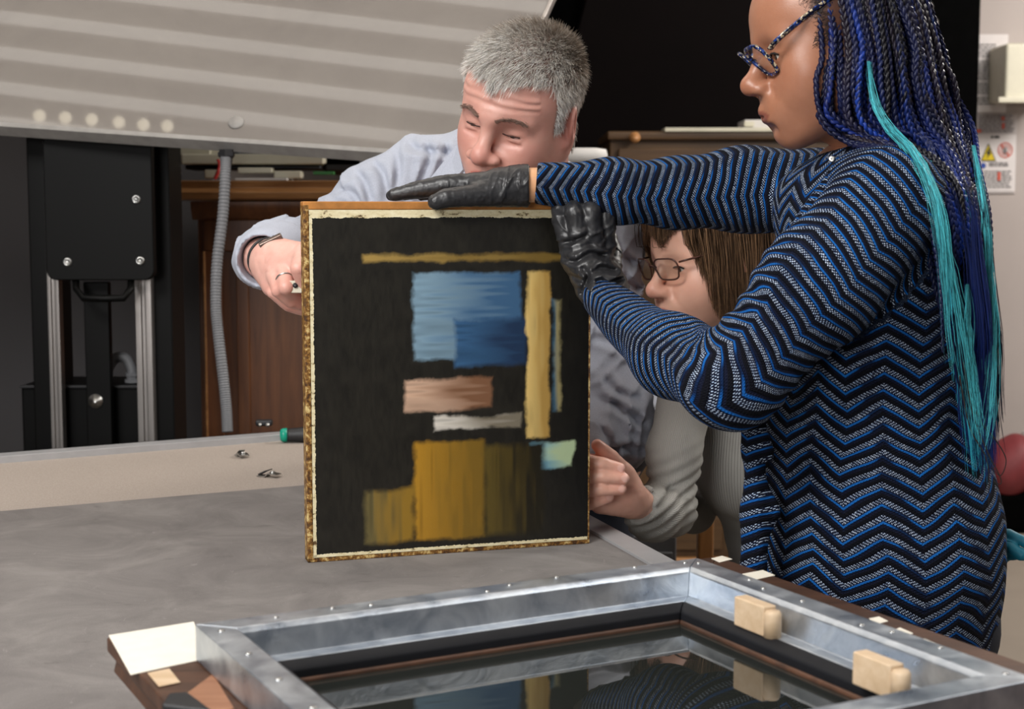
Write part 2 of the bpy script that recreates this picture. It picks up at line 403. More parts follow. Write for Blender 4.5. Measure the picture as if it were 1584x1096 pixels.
# ---------------------------------------------------------------- black machine block behind, with slanted covers
dm = empty('black_machine', (.9, 5.2, 0), 'tall matte black machine housing with slanted covers at the back of the room', 'machine')
M['dkred'] = plain('black_reflection_tint', srgb(8, 4, 4), .7, var=.2, scale=4, Specular_IOR_Level=.06)  # brown tint puts the reddish reflection on the black cover into its colour
box('housing', -.55, 1.86, 6.0, 6.6, 0, 3.15, M['matte'], dm, .01)
prism('slanted_cover', [(.05, 1.25), (.95, 1.25), (1.75, 2.45), (1.75, 3.0), (.5, 3.0)], 0, .05, M['dkred'], dm, .01, (np.array([1., 0, 0]), np.array([0, 0, 1.]), np.array([0, 1., 0])), (0, 5.93, 0))
prism('side_cover', [(-.5, 1.2), (-.1, 1.2), (.35, 3.0), (-.5, 3.0)], 0, .05, M['black'], dm, .01, (np.array([1., 0, 0]), np.array([0, 0, 1.]), np.array([0, 1., 0])), (0, 5.93, 0))
for px, py in ((1432, 12), (1440, 36), (1428, 34)):
    b = MB(); V, F = lathe([(.0, 0), (.022, .004), (.026, .02), (.018, .034), (0, .036)], P(px, py, 5.99), (0, -1, 0), 16); b.add(V, F); b.build('chrome_knob', M['steel'], dm)
# ---------------------------------------------------------------- papers and sign on the back wall
def sheet(name, px0, py0, px1, py1, Y, mat, label, cat, group=None, th=.004):
    a, b_ = P(px0, py1, Y), P(px1, py0, Y)
    o = box(name, a[0], b_[0], Y, Y + th, a[2], b_[2], mat, None, 0)
    return tag(o, label, cat, group)
t_ = NT('ink_grey'); t_.set(srgb(120, 116, 116), .8); M['ink'] = t_.m
M['paper'] = plain('wall_paper_sheet', srgb(214, 208, 206), .8, var=.02)
M['paperg'] = plain('sleeve_sheet', srgb(186, 178, 176), .7, var=.02)
s1 = sheet('notice_sheet', 1492, 53, 1560, 174, 6.79, M['paper'], 'white printed notice pinned highest on the pale wall behind the woman in blue', 'notice')
def lines(parent, px0, px1, py0, py1, n, Y, mat=M['ink'], h=.5, gap=()):
    rr = random.Random(n); b = MB(); dyp = (py1 - py0) / n
    for i in range(n):
        if i in gap: continue
        y = py0 + i * dyp; x = px0
        while x < px1 * .998 - 3:
            wd = rr.uniform(3, 9); x2 = min(x + wd, px1 - (rr.uniform(0, 12) if rr.random() < .2 else 0))
            if x2 > x: 
                a, c = P(x, y + dyp * h, Y), P(x2, y, Y); b.add(boxv(a[0], c[0], Y - .001, Y + .001, a[2], c[2]), BF)
            x = x2 + 1.5
    o = b.build('printed_line', mat, parent, smooth=False); o['kind'] = 'stuff'; return o
lines(s1, 1503, 1545, 68, 164, 22, 6.788, gap=(5, 13, 18))
t_ = NT('ink_red'); t_.set(srgb(196, 88, 70), .8); M['inkr'] = t_.m
t_ = NT('ink_yellow'); t_.set(srgb(206, 182, 20), .7); M['inky'] = t_.m
t_ = NT('ink_blue'); t_.set(srgb(40, 70, 150), .7); M['inkb'] = t_.m
t_ = NT('ink_black'); t_.set(srgb(24, 24, 24), .7); M['inkk'] = t_.m
s2 = sheet('safety_notice', 1506, 176, 1574, 299, 6.792, M['paperg'], 'safety notice with yellow warning triangle and red prohibition ring on the wall', 'sign')
obj('notice_area', [P(x, y, 6.789) for x, y in ((1508, 208), (1572, 208), (1570, 296), (1508, 296))], [(0, 1, 2, 3)], M['paper'], s2, False)
lines(s2, 1514, 1570, 178, 206, 7, 6.788); lines(s2, 1530, 1564, 251, 258, 2, 6.787, M['ink'], .7); lines(s2, 1512, 1566, 264, 292, 7, 6.787)
lines(s2, 1533, 1552, 210, 215, 1, 6.787, M['inkk'], .7)
def disc(name, px, py, r, Y, mat, parent, r0=0, n=24):
    V = []; 
    for rr in ((r0, r) if r0 else (r,)):
        V += [P(px + rr * math.cos(a * 2 * math.pi / n), py + rr * 1.05 * math.sin(a * 2 * math.pi / n), Y) for a in range(n)]
    F = [[i, (i + 1) % n, n + (i + 1) % n, n + i] for i in range(n)] if r0 else [list(range(n))]
    return obj(name, V, F, mat, parent, False)
def poly(name, pts, Y, mat, parent): return obj(name, [P(x, y, Y) for x, y in pts], [list(range(len(pts)))], mat, parent, False)
poly('warning_triangle', [(1517, 249), (1529, 221), (1541, 249)], 6.786, M['inkk'], s2)
poly('triangle_fill', [(1519, 247.6), (1529, 224), (1539, 247.6)], 6.784, M['inky'], s2)
poly('bolt_mark', [(1530, 229), (1525, 238), (1528.5, 238), (1526, 246), (1534, 235), (1530.5, 235), (1533, 229)], 6.782, M['inkk'], s2)
disc('prohibition_ring', 1555, 232, 11.5, 6.786, M['inkr'], s2, 9.8); disc('inner_ring', 1555, 232, 7, 6.786, M['inkr'], s2, 5.9)
poly('ring_bar', [(1548, 224), (1550, 222.5), (1562, 240), (1560, 241.5)], 6.785, M['inkr'], s2)
poly('grey_figure', [(1553, 228), (1557, 228), (1558, 237), (1552, 237)], 6.784, M['ink'], s2)
disc('mandatory_dot', 1521, 256, 4.2, 6.786, M['inkb'], s2)
for a in ((1511, 200, 1518, 205), (1549, 180, 1554, 186), (1550, 190, 1554, 199), (1543, 266, 1548, 279)):
    poly('red_mark', [(a[0], a[1]), (a[2], a[1]), (a[2], a[3]), (a[0], a[3])], 6.785, M['inkr'], s2)
for y in (218, 236): poly('side_mark', [(1508.5, y), (1511, y), (1511, y + 9), (1508.5, y + 9)], 6.785, M['ink'], s2)
s3 = box('paper_towel_box', *(lambda a, b_: (a[0], b_[0]))(P(1554, 155, 6.55), P(1632, 62, 6.55)), 6.55, 6.79, P(0, 155, 6.55)[2], P(0, 66, 6.55)[2], M['cream'], None, .015)
tag(s3, 'cream wall-mounted box beside the white notice at the right edge of the photo', 'box')
box('box_lip', P(1553, 0, 6.5)[0], P(1625, 0, 6.5)[0], 6.53, 6.56, P(0, 158, 6.5)[2], P(0, 149, 6.5)[2], M['cream'], s3, .004)
# ---------------------------------------------------------------- brown cupboard behind the woman
cb = empty('brown_cupboard', (.9, 5.5, 0), 'brown wooden cupboard with pale top edge behind the woman in blue', 'cabinet')
x0, x1 = P(945, 0, 5.3)[0], P(1330, 0, 5.3)[0]; zt = P(0, 203, 5.3)[2]
box('carcass', x0, x1, 5.32, 5.85, .06, zt - .02, M['brown'], cb, .006)
box('top_board', x0 - .01, x1 + .01, 5.29, 5.88, zt - .03, zt, M['brown'], cb, .006)
box('pale_edging', P(1030, 0, 5.29)[0], x1, 5.28, 5.4, zt - .002, zt + .012, M['cream'], cb, .002)
box('plinth', x0, x1, 5.30, 5.8, 0, .09, M['oakx'], cb, .01)
for i in range(2):
    a = x0 + .03 + i * (x1 - x0 - .03) / 2; b_ = a + (x1 - x0) / 2 - .05
    d_ = empty('door', (a, 5.31, .1)); d_.parent = cb; d_.matrix_parent_inverse = Matrix.LocRotScale(cb.location, None, None).inverted()
    d_.location = (a, 5.31, .1)
    cb_loc = cb.location
    bpy.context.view_layer.update()
    for q in ((a, b_, .12, .22), (a, b_, zt - .16, zt - .05)): pass
    o = box('rail', a, b_, 5.295, 5.32, .12, .24, M['brown'], cb, .004); o2 = box('rail', a, b_, 5.295, 5.32, zt - .18, zt - .06, M['brown'], cb, .004)
    box('stile', a, a + .09, 5.296, 5.32, .24, zt - .18, M['brown'], cb, .004); box('stile', b_ - .09, b_, 5.296, 5.32, .24, zt - .18, M['brown'], cb, .004)
    box('door_panel', a + .09, b_ - .09, 5.308, 5.32, .24, zt - .18, M['brown'], cb, .0)
    bpy.data.objects.remove(d_)
b = MB(); V, F = lathe([(.0, 0), (.012, .003), (.014, .02), (.02, .03), (0, .036)], P(981, 213, 5.29), (0, -1, 0), 12); b.add(V, F); b.build('brass_knob', M['oakx'], cb)
o = box('white_carton', P(1152, 0, 5.4)[0], P(1200, 0, 5.4)[0], 5.36, 5.52, zt + .012, P(0, 186, 5.4)[2], M['white'], None, .004); tag(o, 'small white carton on top of the brown cupboard', 'carton')
box('lid', P(1151, 0, 5.4)[0], P(1166, 0, 5.4)[0], 5.35, 5.36, zt + .02, P(0, 189, 5.4)[2], M['cream'], o, .001)
# paper roll behind the man
a, b_ = P(872, 240, 3.6), P(940, 240, 3.6)
bb = MB(); r = K(11.5, 3.6); V, F = lathe([(0, 0), (r * .9, 0), (r, .006), (r, b_[0] - a[0] - .03), (r * .8, b_[0] - a[0] - .004), (0, b_[0] - a[0])], a, (1, 0, 0), 32); bb.add(V, F)
o = bb.build('paper_roll', M['white']); tag(o, 'rolled white paper lying on the shelf behind the ear of the man', 'roll')
# ---------------------------------------------------------------- dark oak cabinet, left
YC = 4.0
oc = empty('oak_cabinet', (P(420, 0, YC)[0], YC + .2, 0), 'dark oak cabinet with worn moulded top behind the lifting column', 'cabinet')
x0, x1 = P(256, 0, YC)[0], P(690, 0, YC)[0]; zt = P(0, 279, YC)[2]
box('carcass', x0 + .06, x1 - .03, YC + .06, YC + .55, .08, zt - .06, M['oak'], oc, .004)
prism('top_moulding', [(0, 0), (-.035, .004), (-.045, .02), (-.03, .032), (-.04, .05), (0, .052), (.6, .052), (.6, 0)], x0, x1, M['oakx'], oc, .002, (np.array([0, 1., 0]), np.array([0, 0, 1.]), np.array([1., 0, 0])), (0, YC, zt - .052))
prism('under_moulding', [(0, 0), (-.02, .03), (-.02, .05), (.5, .05), (.5, 0)], x0 + .05, x1 - .02, M['oak'], oc, .002, (np.array([0, 1., 0]), np.array([0, 0, 1.]), np.array([1., 0, 0])), (0, YC + .04, zt - .105))
box('frieze', x0 + .08, x1 - .04, YC + .035, YC + .06, zt - .19, zt - .105, M['oak'], oc, .003)
for px0, px1, yy in ((300, 330, .03), (352, 372, .045), (462, 500, .03), (560, 590, .03)):
    box('stile', P(px0, 0, YC)[0], P(px1, 0, YC)[0], YC + yy, YC + .06, .15, zt - .19, M['oak'], oc, .003)
for px0, px1 in ((330, 352), (372, 462), (500, 560)):
    box('door_panel', P(px0, 0, YC)[0], P(px1, 0, YC)[0], YC + .052, YC + .062, .15, zt - .19, M['oak'], oc, .001)
box('bead', P(303, 0, YC)[0], P(306, 0, YC)[0], YC + .02, YC + .03, .15, zt - .19, M['oakx'], oc, .001)
box('plinth', x0 + .06, x1 - .03, YC + .02, YC + .5, 0, .15, M['oak'], oc, .004)
# cream instrument on the cabinet
def pxbox(name, x0, y0, x1, y1, Y, depth, mat, parent=None, bevel=.004):
    a, b_ = P(x0, y1, Y), P(x1, y0, Y); return box(name, a[0], b_[0], Y, Y + depth, a[2], b_[2], mat, parent, bevel)
ins = empty('desk_instrument', (P(380, 0, YC)[0], YC + .1, zt), 'cream desktop instrument with keyboard on the oak cabinet, under the tilted panel', 'machine')
a, b_ = P(272, 252, YC + .03), P(500, 215, YC + .03)
prism('housing', [(0, 0), (.02, .03), (.02, .055), (.25, .11), (.25, 0)], a[0], b_[0], M['cream'], ins, .004, (np.array([0, 1., 0]), np.array([0, 0, 1.]), np.array([1., 0, 0])), (0, YC + .02, a[2]))
pxbox('screen_hood', 272, 222, 325, 252, YC + .03, .2, M['cream'], ins)
M['keys'] = plain('grey_keys', srgb(110, 114, 120), .6, var=.5, scale=160, bump=.6, dist=.003)
ks = MB()
for r_ in range(4):
    for c_ in range(18):
        q = P(352 + c_ * 4.8, 246 - r_ * 4.0, YC + .015 + r_ * .001); ks.add(boxv(q[0], q[0] + .0072, q[1], q[1] + .02, q[2], q[2] + .006), BF)
o = ks.build('key', M['keys'], ins, False); o['kind'] = 'stuff'
pxbox('underside_strip', 286, 255, 496, 262, YC + .06, .15, M['grip'], ins); pxbox('front_face', 280, 238, 500, 254, YC + .012, .03, M['cream'], ins)  # black strip put in for the dark underside of the instrument
pxbox('foot', 316, 262, 347, 276, YC + .02, .05, M['cream'], ins); pxbox('foot', 367, 259, 421, 268, YC + .0, .05, M['cream'], ins); pxbox('foot', 423, 264, 466, 276, YC + .0, .05, M['cream'], ins)
o = obj('paper_sheets', *(lambda q: (boxv(q[0][0], q[1][0], YC - .03, YC + .2, zt, zt + .006), BF))((P(362, 0, YC), P(442, 0, YC))), M['white'], None, False); tag(o, 'thin stack of white papers lying in front of the cream instrument', 'papers')
o = pxbox('dark_bag', 500, 244, 560, 268, YC + .1, .2, M['grip'], None, .012); tag(o, 'dark soft pouch beside the cream instrument on the oak cabinet', 'bag'); pxbox('flap', 505, 240, 556, 254, YC + .09, .02, M['matte'], o, .006)
o = pxbox('green_card', 484, 265, 516, 270, YC + .02, .03, plain('green_card', srgb(50, 120, 60)), None, .001); tag(o, 'small green card beneath the dark pouch on the oak cabinet', 'card')
b = MB(); V, F = tube(spline([P(337, 247, YC), P(340, 255, YC - .01), P(338, 264, YC - .02), P(335, 271, YC - .02), P(332, 277, YC - .02)], 20), .005, 8, flat=.5); b.add(V, F)
o = b.build('red_strap', plain('red_ribbon', srgb(176, 40, 34))); tag(o, 'short red strap hanging from the cream instrument', 'strap')
b = MB(); V, F = lathe([(0, 0), (.02, .0), (.026, .02), (.02, .05), (0, .06)], P(266, 268, YC + .05) - np.array([0, 0, .02]), (0, 0, 1), 16); b.add(V, F)
o = b.build('crumpled_cloth', M['white']); tag(o, 'small crumpled pale wipe at left end of the oak cabinet', 'wipe')
# ---------------------------------------------------------------- lifting column
YL = 3.4
lc = empty('lifting_column', (P(150, 0, YL)[0], YL, 0), 'black motorised lifting column with two aluminium rails behind the table', 'machine')
def up(px): return P(px, 0, YL)[0]
def zz(py, Y=YL): return P(0, py, Y)[2]
box('left_post', P(42, 500, YL)[0], P(80, 500, YL)[0], YL + .03, YL + .16, 0, 1.56, M['black'], lc, .004)
box('right_post', P(233, 500, YL)[0], P(262, 500, YL)[0], YL + .03, YL + .16, 0, 1.56, M['black'], lc, .004)
for px0, px1 in ((76, 94), (211, 236)):
    a, b_ = P(px0, 560, YL)[0], P(px1, 560, YL)[0]; m = (a + b_) / 2
    prism('aluminium_rail', [(a, 0), (m - .005, 0), (m - .004, .006), (m + .004, .006), (m + .005, 0), (b_, 0), (b_, .03), (a, .03)][::-1], 0, 1.5, M['rail'], lc, .0012, (np.array([1., 0, 0]), np.array([0, 1., 0]), np.array([0, 0, 1.])), (0, YL + .0, 0))
def rrect(x0, x1, z0, z1, r, n=6):
    out = []
    for cx, cz, a0 in ((x1 - r, z0 + r, -90), (x1 - r, z1 - r, 0), (x0 + r, z1 - r, 90), (x0 + r, z0 + r, 180)):
        for i in range(n + 1):
            a = math.radians(a0 + 90 * i / n); out.append((cx + r * math.cos(a), cz + r * math.sin(a)))
    return out
XZ = (np.array([1., 0, 0]), np.array([0, 0, 1.]), np.array([0, 1., 0]))
prism('carriage_plate', rrect(P(74, 430, YL - .05)[0], P(240, 430, YL - .05)[0], zz(433, YL - .05), zz(208, YL - .05), .022), 0, .03, M['black'], lc, .003, XZ, (0, YL - .06, 0))
box('cover_edge', P(68, 0, YL)[0], P(71, 0, YL)[0], YL - .03, YL - .02, zz(380), zz(208), M['rail'], lc, 0)
for px, py in ((105, 405), (217, 403), (211, 308)):
    b = MB(); V, F = lathe([(0, 0), (.0098, 0), (.0098, .004), (.006, .006), (.006, .003), (0, .003)], P(px, py, YL - .06), (0, -1, 0), 18); b.add(V, F); b.build('bolt', M['steel'], lc)
hp = [P(117, 432, YL - .04), P(118, 447, YL - .07), P(129, 461, YL - .09), P(160, 461.5, YL - .09), P(191, 461, YL - .09), P(202, 447, YL - .07), P(203, 432, YL - .04)]
V, F = tube(hp, .008, 6); obj('handle', V, F, M['black'], lc)
box('centre_bar', P(129, 500, YL)[0], P(168, 500, YL)[0], YL + .005, YL + .03, 0, zz(436), M['black'], lc, .003)
b = MB(); V, F = lathe([(0, 0), (.0165, 0), (.0165, .003), (.007, .004), (.007, .009), (0, .009)], P(148, 620, YL + .004), (0, -1, 0), 24); b.add(V, F); b.build('washer_bolt', M['steel'], lc)
box('control_box', P(30, 600, YL + .05)[0], P(214, 600, YL + .05)[0], YL + .06, YL + .25, 0, zz(596, YL + .05), M['black'], lc, .006)
box('box_edge', P(30, 600, YL + .05)[0], P(214, 600, YL + .05)[0], YL + .05, YL + .07, zz(600, YL + .05), zz(596, YL + .05), M['grip'], lc, .001)
V, F = tube(spline([P(160, 640, YL + .1), P(163, 585, YL + .1), P(176, 556, YL + .1), P(194, 553, YL + .1), P(203, 568, YL + .1), P(205, 578, YL + .1)], 60), [.0118 + .0012 * (i % 2) for i in range(60)], 14); obj('curved_hose', V, F, M['hose'], lc)
b = MB(); V, F = lathe([(0, 0), (.019, 0), (.019, .008), (.014, .009), (.014, .014), (.017, .015), (.017, .024), (0, .024)], P(205, 591, YL + .1), (0, 0, 1), 8); b.add(V, F); b.build('hose_fitting', M['hose'], lc, False)
# ---------------------------------------------------------------- tilted hood panel with hose
A, B_, T = P(0, 190, 3.3), P(740, 241, 3.15), P(850, 0, 3.4)
e1 = B_ - A; ax = e1 / np.linalg.norm(e1); e2 = T - B_; nn = np.cross(ax, e2); nn /= np.linalg.norm(nn); nn *= -1 if nn[1] > 0 else 1
az = np.cross(ax, nn) ; az *= np.sign(az[2]); sk = (e2 @ ax) / (e2 @ az)
Lx = np.linalg.norm(e1); W = 1.1
hd = empty('tilted_panel', tuple(B_), 'large glossy grey tilted panel hanging above the table at upper left', 'panel')
prism('panel_face', [(-Lx - .7, 0), (0, 0), (W * sk, W), (-Lx - .7, W)], -.0, .012, M['hood'], hd, .001, (ax, az, -nn), B_)
prism('frame_lip', [(-Lx - .7, -.012), (0.006, -.012), (.006, 0), (-Lx - .7, 0)], -.004, .03, M['lip'], hd, .001, (ax, az, -nn), B_)
prism('side_trim', [(0, 0), (.008, 0), (.008 + W * sk, W), (W * sk, W)], -.002, .02, M['rail'], hd, .001, (ax, az, -nn), B_)
prism('back_shell', [(-Lx - .69, .01), (-.01, .01), (W * sk - .01, W - .01), (-Lx - .69, W - .01)], .012, .05, M['edge'], hd, .002, (ax, az, -nn), B_)
q = P(353, 188, 3.2); b = MB(); V, F = lathe([(0, 0), (.018, .0), (.016, .003), (0, .004)], A + ax * ((q - A) @ ax) + az * .045, nn, 20); b.add(V, F); b.build('cable_cap', M['lip'], hd)
# hanging hose: own thing
hy = 3.22; hz = [(349, 236), (349, 262), (345, 330), (336, 405), (334, 470), (338, 520), (345, 580), (350, 630), (352, 668)]
n = 420; V, F = tube(spline([P(x, y, hy - .012 * i) for i, (x, y) in enumerate(hz)], n), [.0108 + (.0014 if i % 4 < 2 else 0) for i in range(n)], 14)
hs = obj('corrugated_hose', V, F, M['hose']); tag(hs, 'grey corrugated cable hose hanging from the tilted panel to the table edge', 'hose')
b = MB(); V, F = lathe([(.016, 0), (.016, -.006), (.019, -.006), (.019, -.014), (.013, -.02), (.013, -.03)], P(350, 231, hy), (0, 0, 1), 6); b.add(V, F); b.build('hose_fitting', M['grip'], hs, False)
# spots seen as round reflections in the panel: real lamps in the ceiling
for i, (px, py) in enumerate(((60, 180), (100, 183), (141, 186), (183, 190), (221, 194), (258, 196))):
    d = ray(px, py); d /= np.linalg.norm(d); t0 = ((A - _C) @ nn) / (d @ nn); q = _C + d * t0; r = d - 2 * (d @ nn) * nn; u = (3.085 - q[2]) / r[2]; q = q + r * u
    b = MB(); V, F = lathe([(0, 0), (.019, 0), (.019, .012), (0, .012)], q, (0, 0, 1), 20); b.add(V, F)
    o = b.build('spot_lamp', M['spot']); tag(o, 'small round ceiling spot lamp above the table, ' + ('leftmost of the row of six', 'second from the left', 'third from the left', 'third from the right', 'second from the right', 'rightmost of the row of six')[i], 'lamp', 'ceiling spot lamps')
    b = MB(); V, F = lathe([(0, 0), (.019, 0), (.019, .09), (0, .09)], q + [0, 0, .012], (0, 0, 1), 20); b.add(V, F); b.build('lamp_can', M['ceil'], o)
# ================================================================ TABLE
TZ = .9
c0 = np.array([-.187, 3.05]); dl = np.array([-.871, -.491]); dr = np.array([.311, -.95])
nl = np.array([dl[1], -dl[0]]); nl *= np.sign(nl @ dr)          # inward normal of the back edge
tb = empty('lab_table', (-.3, 1.6, 0), 'large laboratory table with pale metal edge and grey mat top', 'table')
cR = c0 + dr * 3.3; cL = c0 + dl * 2.2; far = [tuple(c0), tuple(cR), (cL[0] - .0, -.3), tuple(cL)]
prism('table_core', far[::-1], TZ - .06, TZ - .004, M['matte'], tb, .002)
def strip2(name, p, q, w, z0, z1, mat, inward, par=tb, bevel=.001):
    p, q = np.asarray(p), np.asarray(q); n2 = inward * w
    return prism(name, [tuple(p), tuple(q), tuple(q + n2), tuple(p + n2)], z0, z1, mat, par, bevel)
nr = np.array([dr[1], -dr[0]]); nr *= np.sign(nr @ dl)
strip2('black_back_gap', c0 - nl * .055, cL - nl * .055, .054, TZ - .05, TZ + .004, M['matte'], nl)  # matte black strip put in for the dark gap behind the edge profile
strip2('back_edge_profile', c0, cL, .04, TZ - .05, TZ + .012, M['edge'], nl)
strip2('side_edge_profile', c0, cR, .035, TZ - .05, TZ + .004, M['edge'], nr)
b0 = c0 + nl * .042 + nr * .0; 
# boundary of the mat: line through (-.761,2.179) and (-.339,2.388)
m0 = np.array([-.339, 2.388]); md = np.array([.896, .444]); mp = m0 + md * .36; mL = m0 - md * 1.6
prism('beige_board', [tuple(c0 + nl * .04 + nr * .036), tuple(mp), tuple(mL), tuple(cL + nl * .04)], TZ - .004, TZ - .0005, M['board'], tb, 0)
prism('grey_mat', [tuple(mp), tuple(cR + nr * .036), (-2.1, -.3), tuple(mL)][::1], TZ - .004, TZ, M['mat'], tb, .0004)
for x, y in ((.5, .2), (-1.5, .1), (-1.7, 1.9), (-.25, 2.8)):
    box('table_leg', x - .035, x + .035, y - .035, y + .035, 0, TZ - .06, M['black'], tb, .004)
# small things on the board
def clip(px, py, ang, lab, s=1.0, kind=0):
    o = Z(px, py, TZ); e = empty('metal_clip', tuple(o), lab, 'clip'); a1 = np.array([math.cos(ang), math.sin(ang), 0]); a2 = np.array([-a1[1], a1[0], 0]); z = np.array([0, 0, 1.])
    L, Wd = .034 * s, .014 * s
    prism('clip_plate', [(-L / 2, .0), (-L * .1, .0), (L * .1, .006), (L / 2, .004), (L / 2, .006), (L * .1, .008), (-L * .12, .002), (-L / 2, .002)], -Wd / 2, Wd / 2, M['steel'], e, .0003, (a1, z, a2), o)
    prism('spring_arm', [(-L * .45, .002), (-L * .1, .009), (L * .1, .012), (L * .1, .0135), (-L * .14, .0105), (-L * .5, .004)], -Wd * .3, Wd * .3, M['grip'] if kind else M['steel'], e, .0003, (a1, z, a2), o)
    b = MB(); V, F = lathe([(0, 0), (.004, 0), (.004, .003), (0, .004)], o + a1 * L * .2 + z * .007, z, 12); b.add(V, F); b.build('clip_screw', M['steel'], e)
clip(374, 706, -1.15, 'shiny metal clip lying flat on the beige board, farther from the painting edge', 1.25)
clip(416, 737, -.45, 'dark and silver metal clip nearest the grey mat', 1.15, 1)
o = pxbox('black_latch', 395, 653, 420, 662, 3.0, .02, M['grip'], None, .003); tag(o, 'small black latch on the rear edge of the table', 'latch'); o.location.z += .004
for px in (402, 414):
    b = MB(); V, F = lathe([(0, 0), (.004, 0), (.004, .003), (0, .004)], P(px, 657, 2.998), (0, -1, 0), 10); b.add(V, F); b.build('latch_pin', M['steel'], o)
q = Z(433, 684, TZ) ; axs = np.array([1., .12, 0.]); r = K(12, 2.7); q[2] = TZ + r * 1.0
b = MB(); V, F = lathe([(0, 0), (r * .75, .001), (r * .95, .006), (r * .98, .014)], q, axs, 24); b.add(V, F); sd = b.build('screwdriver', M['greenp']); tag(sd, 'screwdriver with black grip and teal end cap lying behind the painting', 'screwdriver')
b = MB(); V, F = lathe([(r * .9, .012), (r * .92, .02), (r * 1.0, .035), (r * 1.1, .045), (r * 1.12, .06), (r * 1.0, .075), (r * .7, .085), (.004, .095), (0, .095)], q, axs, 12); b.add(V, F); b.build('grip', M['grip'], sd)
V, F = tube([q + axs * .09, q + axs * .19], .003, 8); obj('shaft', V, F, M['steel'], sd)
# ================================================================ PAINTING (generic abstract stand-in, colours only)
PA, PB = Z(476, 870, TZ), Z(912, 840, TZ); pax = PB - PA; PW = np.linalg.norm(pax); pax /= PW; PH = .456; pn = np.array([pax[1], -pax[0], 0]); pz = np.array([0, 0, 1.])
pt = empty('panel_painting', tuple((PA + PB) / 2), 'unframed abstract oil painting on dark ground, standing upright on the mat', 'painting')
M['edgewood'] = plain('golden_edge', srgb(176, 118, 58), .5, var=.25, scale=50, bump=.3)
t = NT('old_gold_edge'); f = t.noise(t.coord(), 130, 5, .7); t.set(t.ramp(f, [(.4, srgb(70, 44, 22)), (.52, srgb(140, 98, 42)), (.64, srgb(214, 190, 130))]), .45); t.bump(f, .6, .001); M['gold'] = t.m
t = NT('gesso_tape'); f = t.noise(t.coord(scale=(1, 1, 2)), 70, 6, .7); t.set(t.ramp(f, [(.36, srgb(90, 66, 36)), (.42, srgb(214, 200, 158)), (.7, srgb(236, 228, 198))]), .6); t.bump(f, .5, .0008); M['gesso'] = t.m
obox('stretcher', PA, pax, pz, -pn, (.004, .003, .003), (PW - .004, PH - .004, .026), M['edgewood'], pt, .001)
obox('top_edge', PA, pax, pz, -pn, (0, PH - .0105, -.0005), (PW, PH, .022), M['edgewood'], pt, .0015)
obox('left_edge', PA, pax, pz, -pn, (0, 0, -.0008), (.0075, PH - .004, .022), M['gold'], pt, .0012)
obox('right_edge', PA, pax, pz, -pn, (PW - .003, 0, 0), (PW, PH - .0105, .022), M['gold'], pt, .001)
obox('bottom_edge', PA, pax, pz, -pn, (0, 0, -.0008), (PW, .0065, .022), M['gold'], pt, .0012)
def ragged(name, a, b, w, side, n=120, seed=1):
    rr = np.random.default_rng(seed); u = np.linspace(0, 1, n)
    j = w * (1 + .22 * (np.interp(u * 30, np.arange(31), rr.random(31)) - .5)) + .0012 * (rr.random(n) - .5)
    V = []
    for k in range(n):
        p = np.array(a) + (np.array(b) - np.array(a)) * u[k]; q = p + np.array(side) * j[k]
        for hgt in (.0016,): V += [PA + pax * p[0] + pz * p[1] + pn * hgt, PA + pax * q[0] + pz * q[1] + pn * hgt, PA + pax * q[0] + pz * q[1] + pn * .0003]
    F = []
    for k in range(n - 1):
        i = k * 3; F += [[i, i + 3, i + 4, i + 1], [i + 1, i + 4, i + 5, i + 2]]
    if np.cross([b[0] - a[0], b[1] - a[1]], side) < 0: F = [f[::-1] for f in F]
    obj(name, V, F, M['gesso'], pt, False)
ragged('top_tape', (.007, PH - .0105), (PW - .002, PH - .0105), .0098, (0, -1), 240, 1)
ragged('left_tape', (.0072, .006), (.0072, PH - .02), .0042, (1, 0), 240, 2)
ragged('bottom_tape', (.007, .0062), (PW - .004, .0062), .0038, (0, 1), 240, 3)
nx, nz = 300, 350
U, Wz = np.meshgrid(np.linspace(.0082, PW - .0035, nx), np.linspace(.0072, PH - .0118, nz)); q = np.stack([U.ravel(), np.zeros(U.size), Wz.ravel()], 1).astype(np.float32)
u = U.ravel() / PW * 440 + 474; vv = 870 - Wz.ravel() / PH * 556          # rough photo-scale units on the canvas
def lin(*c): return np.array(srgb(*c)[:3])
colr = np.tile(lin(27, 25, 20), (len(q), 1)) * (1 + .35 * vnoise(q, 60)[:, None] + .5 * vnoise(q * [1, 1, .3], 300)[:, None])
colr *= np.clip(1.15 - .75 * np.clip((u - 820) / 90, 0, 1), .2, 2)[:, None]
nz1 = vnoise(q, 45) * 14 + vnoise(q, 140) * 7 + vnoise(q, 400) * 3
def patch(x0, x1, y0, y1, c, soft=5, c2=None, rot=0, grain=1, strength=1.0):
    cx, cy = (x0 + x1) / 2, (y0 + y1) / 2; a, b = (u - cx), (vv - cy); a, b = a * math.cos(rot) + b * math.sin(rot), -a * math.sin(rot) + b * math.cos(rot)
    d = np.maximum(np.abs(a) - (x1 - x0) / 2, np.abs(b) - (y1 - y0) / 2) + nz1 * .45
    m = np.clip(.5 - d / soft, 0, 1) * strength
    br = vnoise(np.stack([a * .02, a * 0, b * .18], 1).astype(np.float32) if grain else np.stack([a * .18, a * 0, b * .02], 1).astype(np.float32), 1.0, 5)
    cc = lin(*c)[None] * (1 + .55 * br[:, None])
    if c2 is not None:
        s_ = np.clip(.5 + (a / (x1 - x0)) * 1.6 + br * .9, 0, 1)[:, None]; cc = cc * (1 - s_) + lin(*c2)[None] * s_
    global colr
    colr = colr * (1 - m[:, None]) + cc * m[:, None]
patch(560, 872, 395, 408, (150, 124, 66), 6, (110, 88, 40))
patch(636, 800, 424, 560, (118, 146, 164), 6, (58, 92, 126))
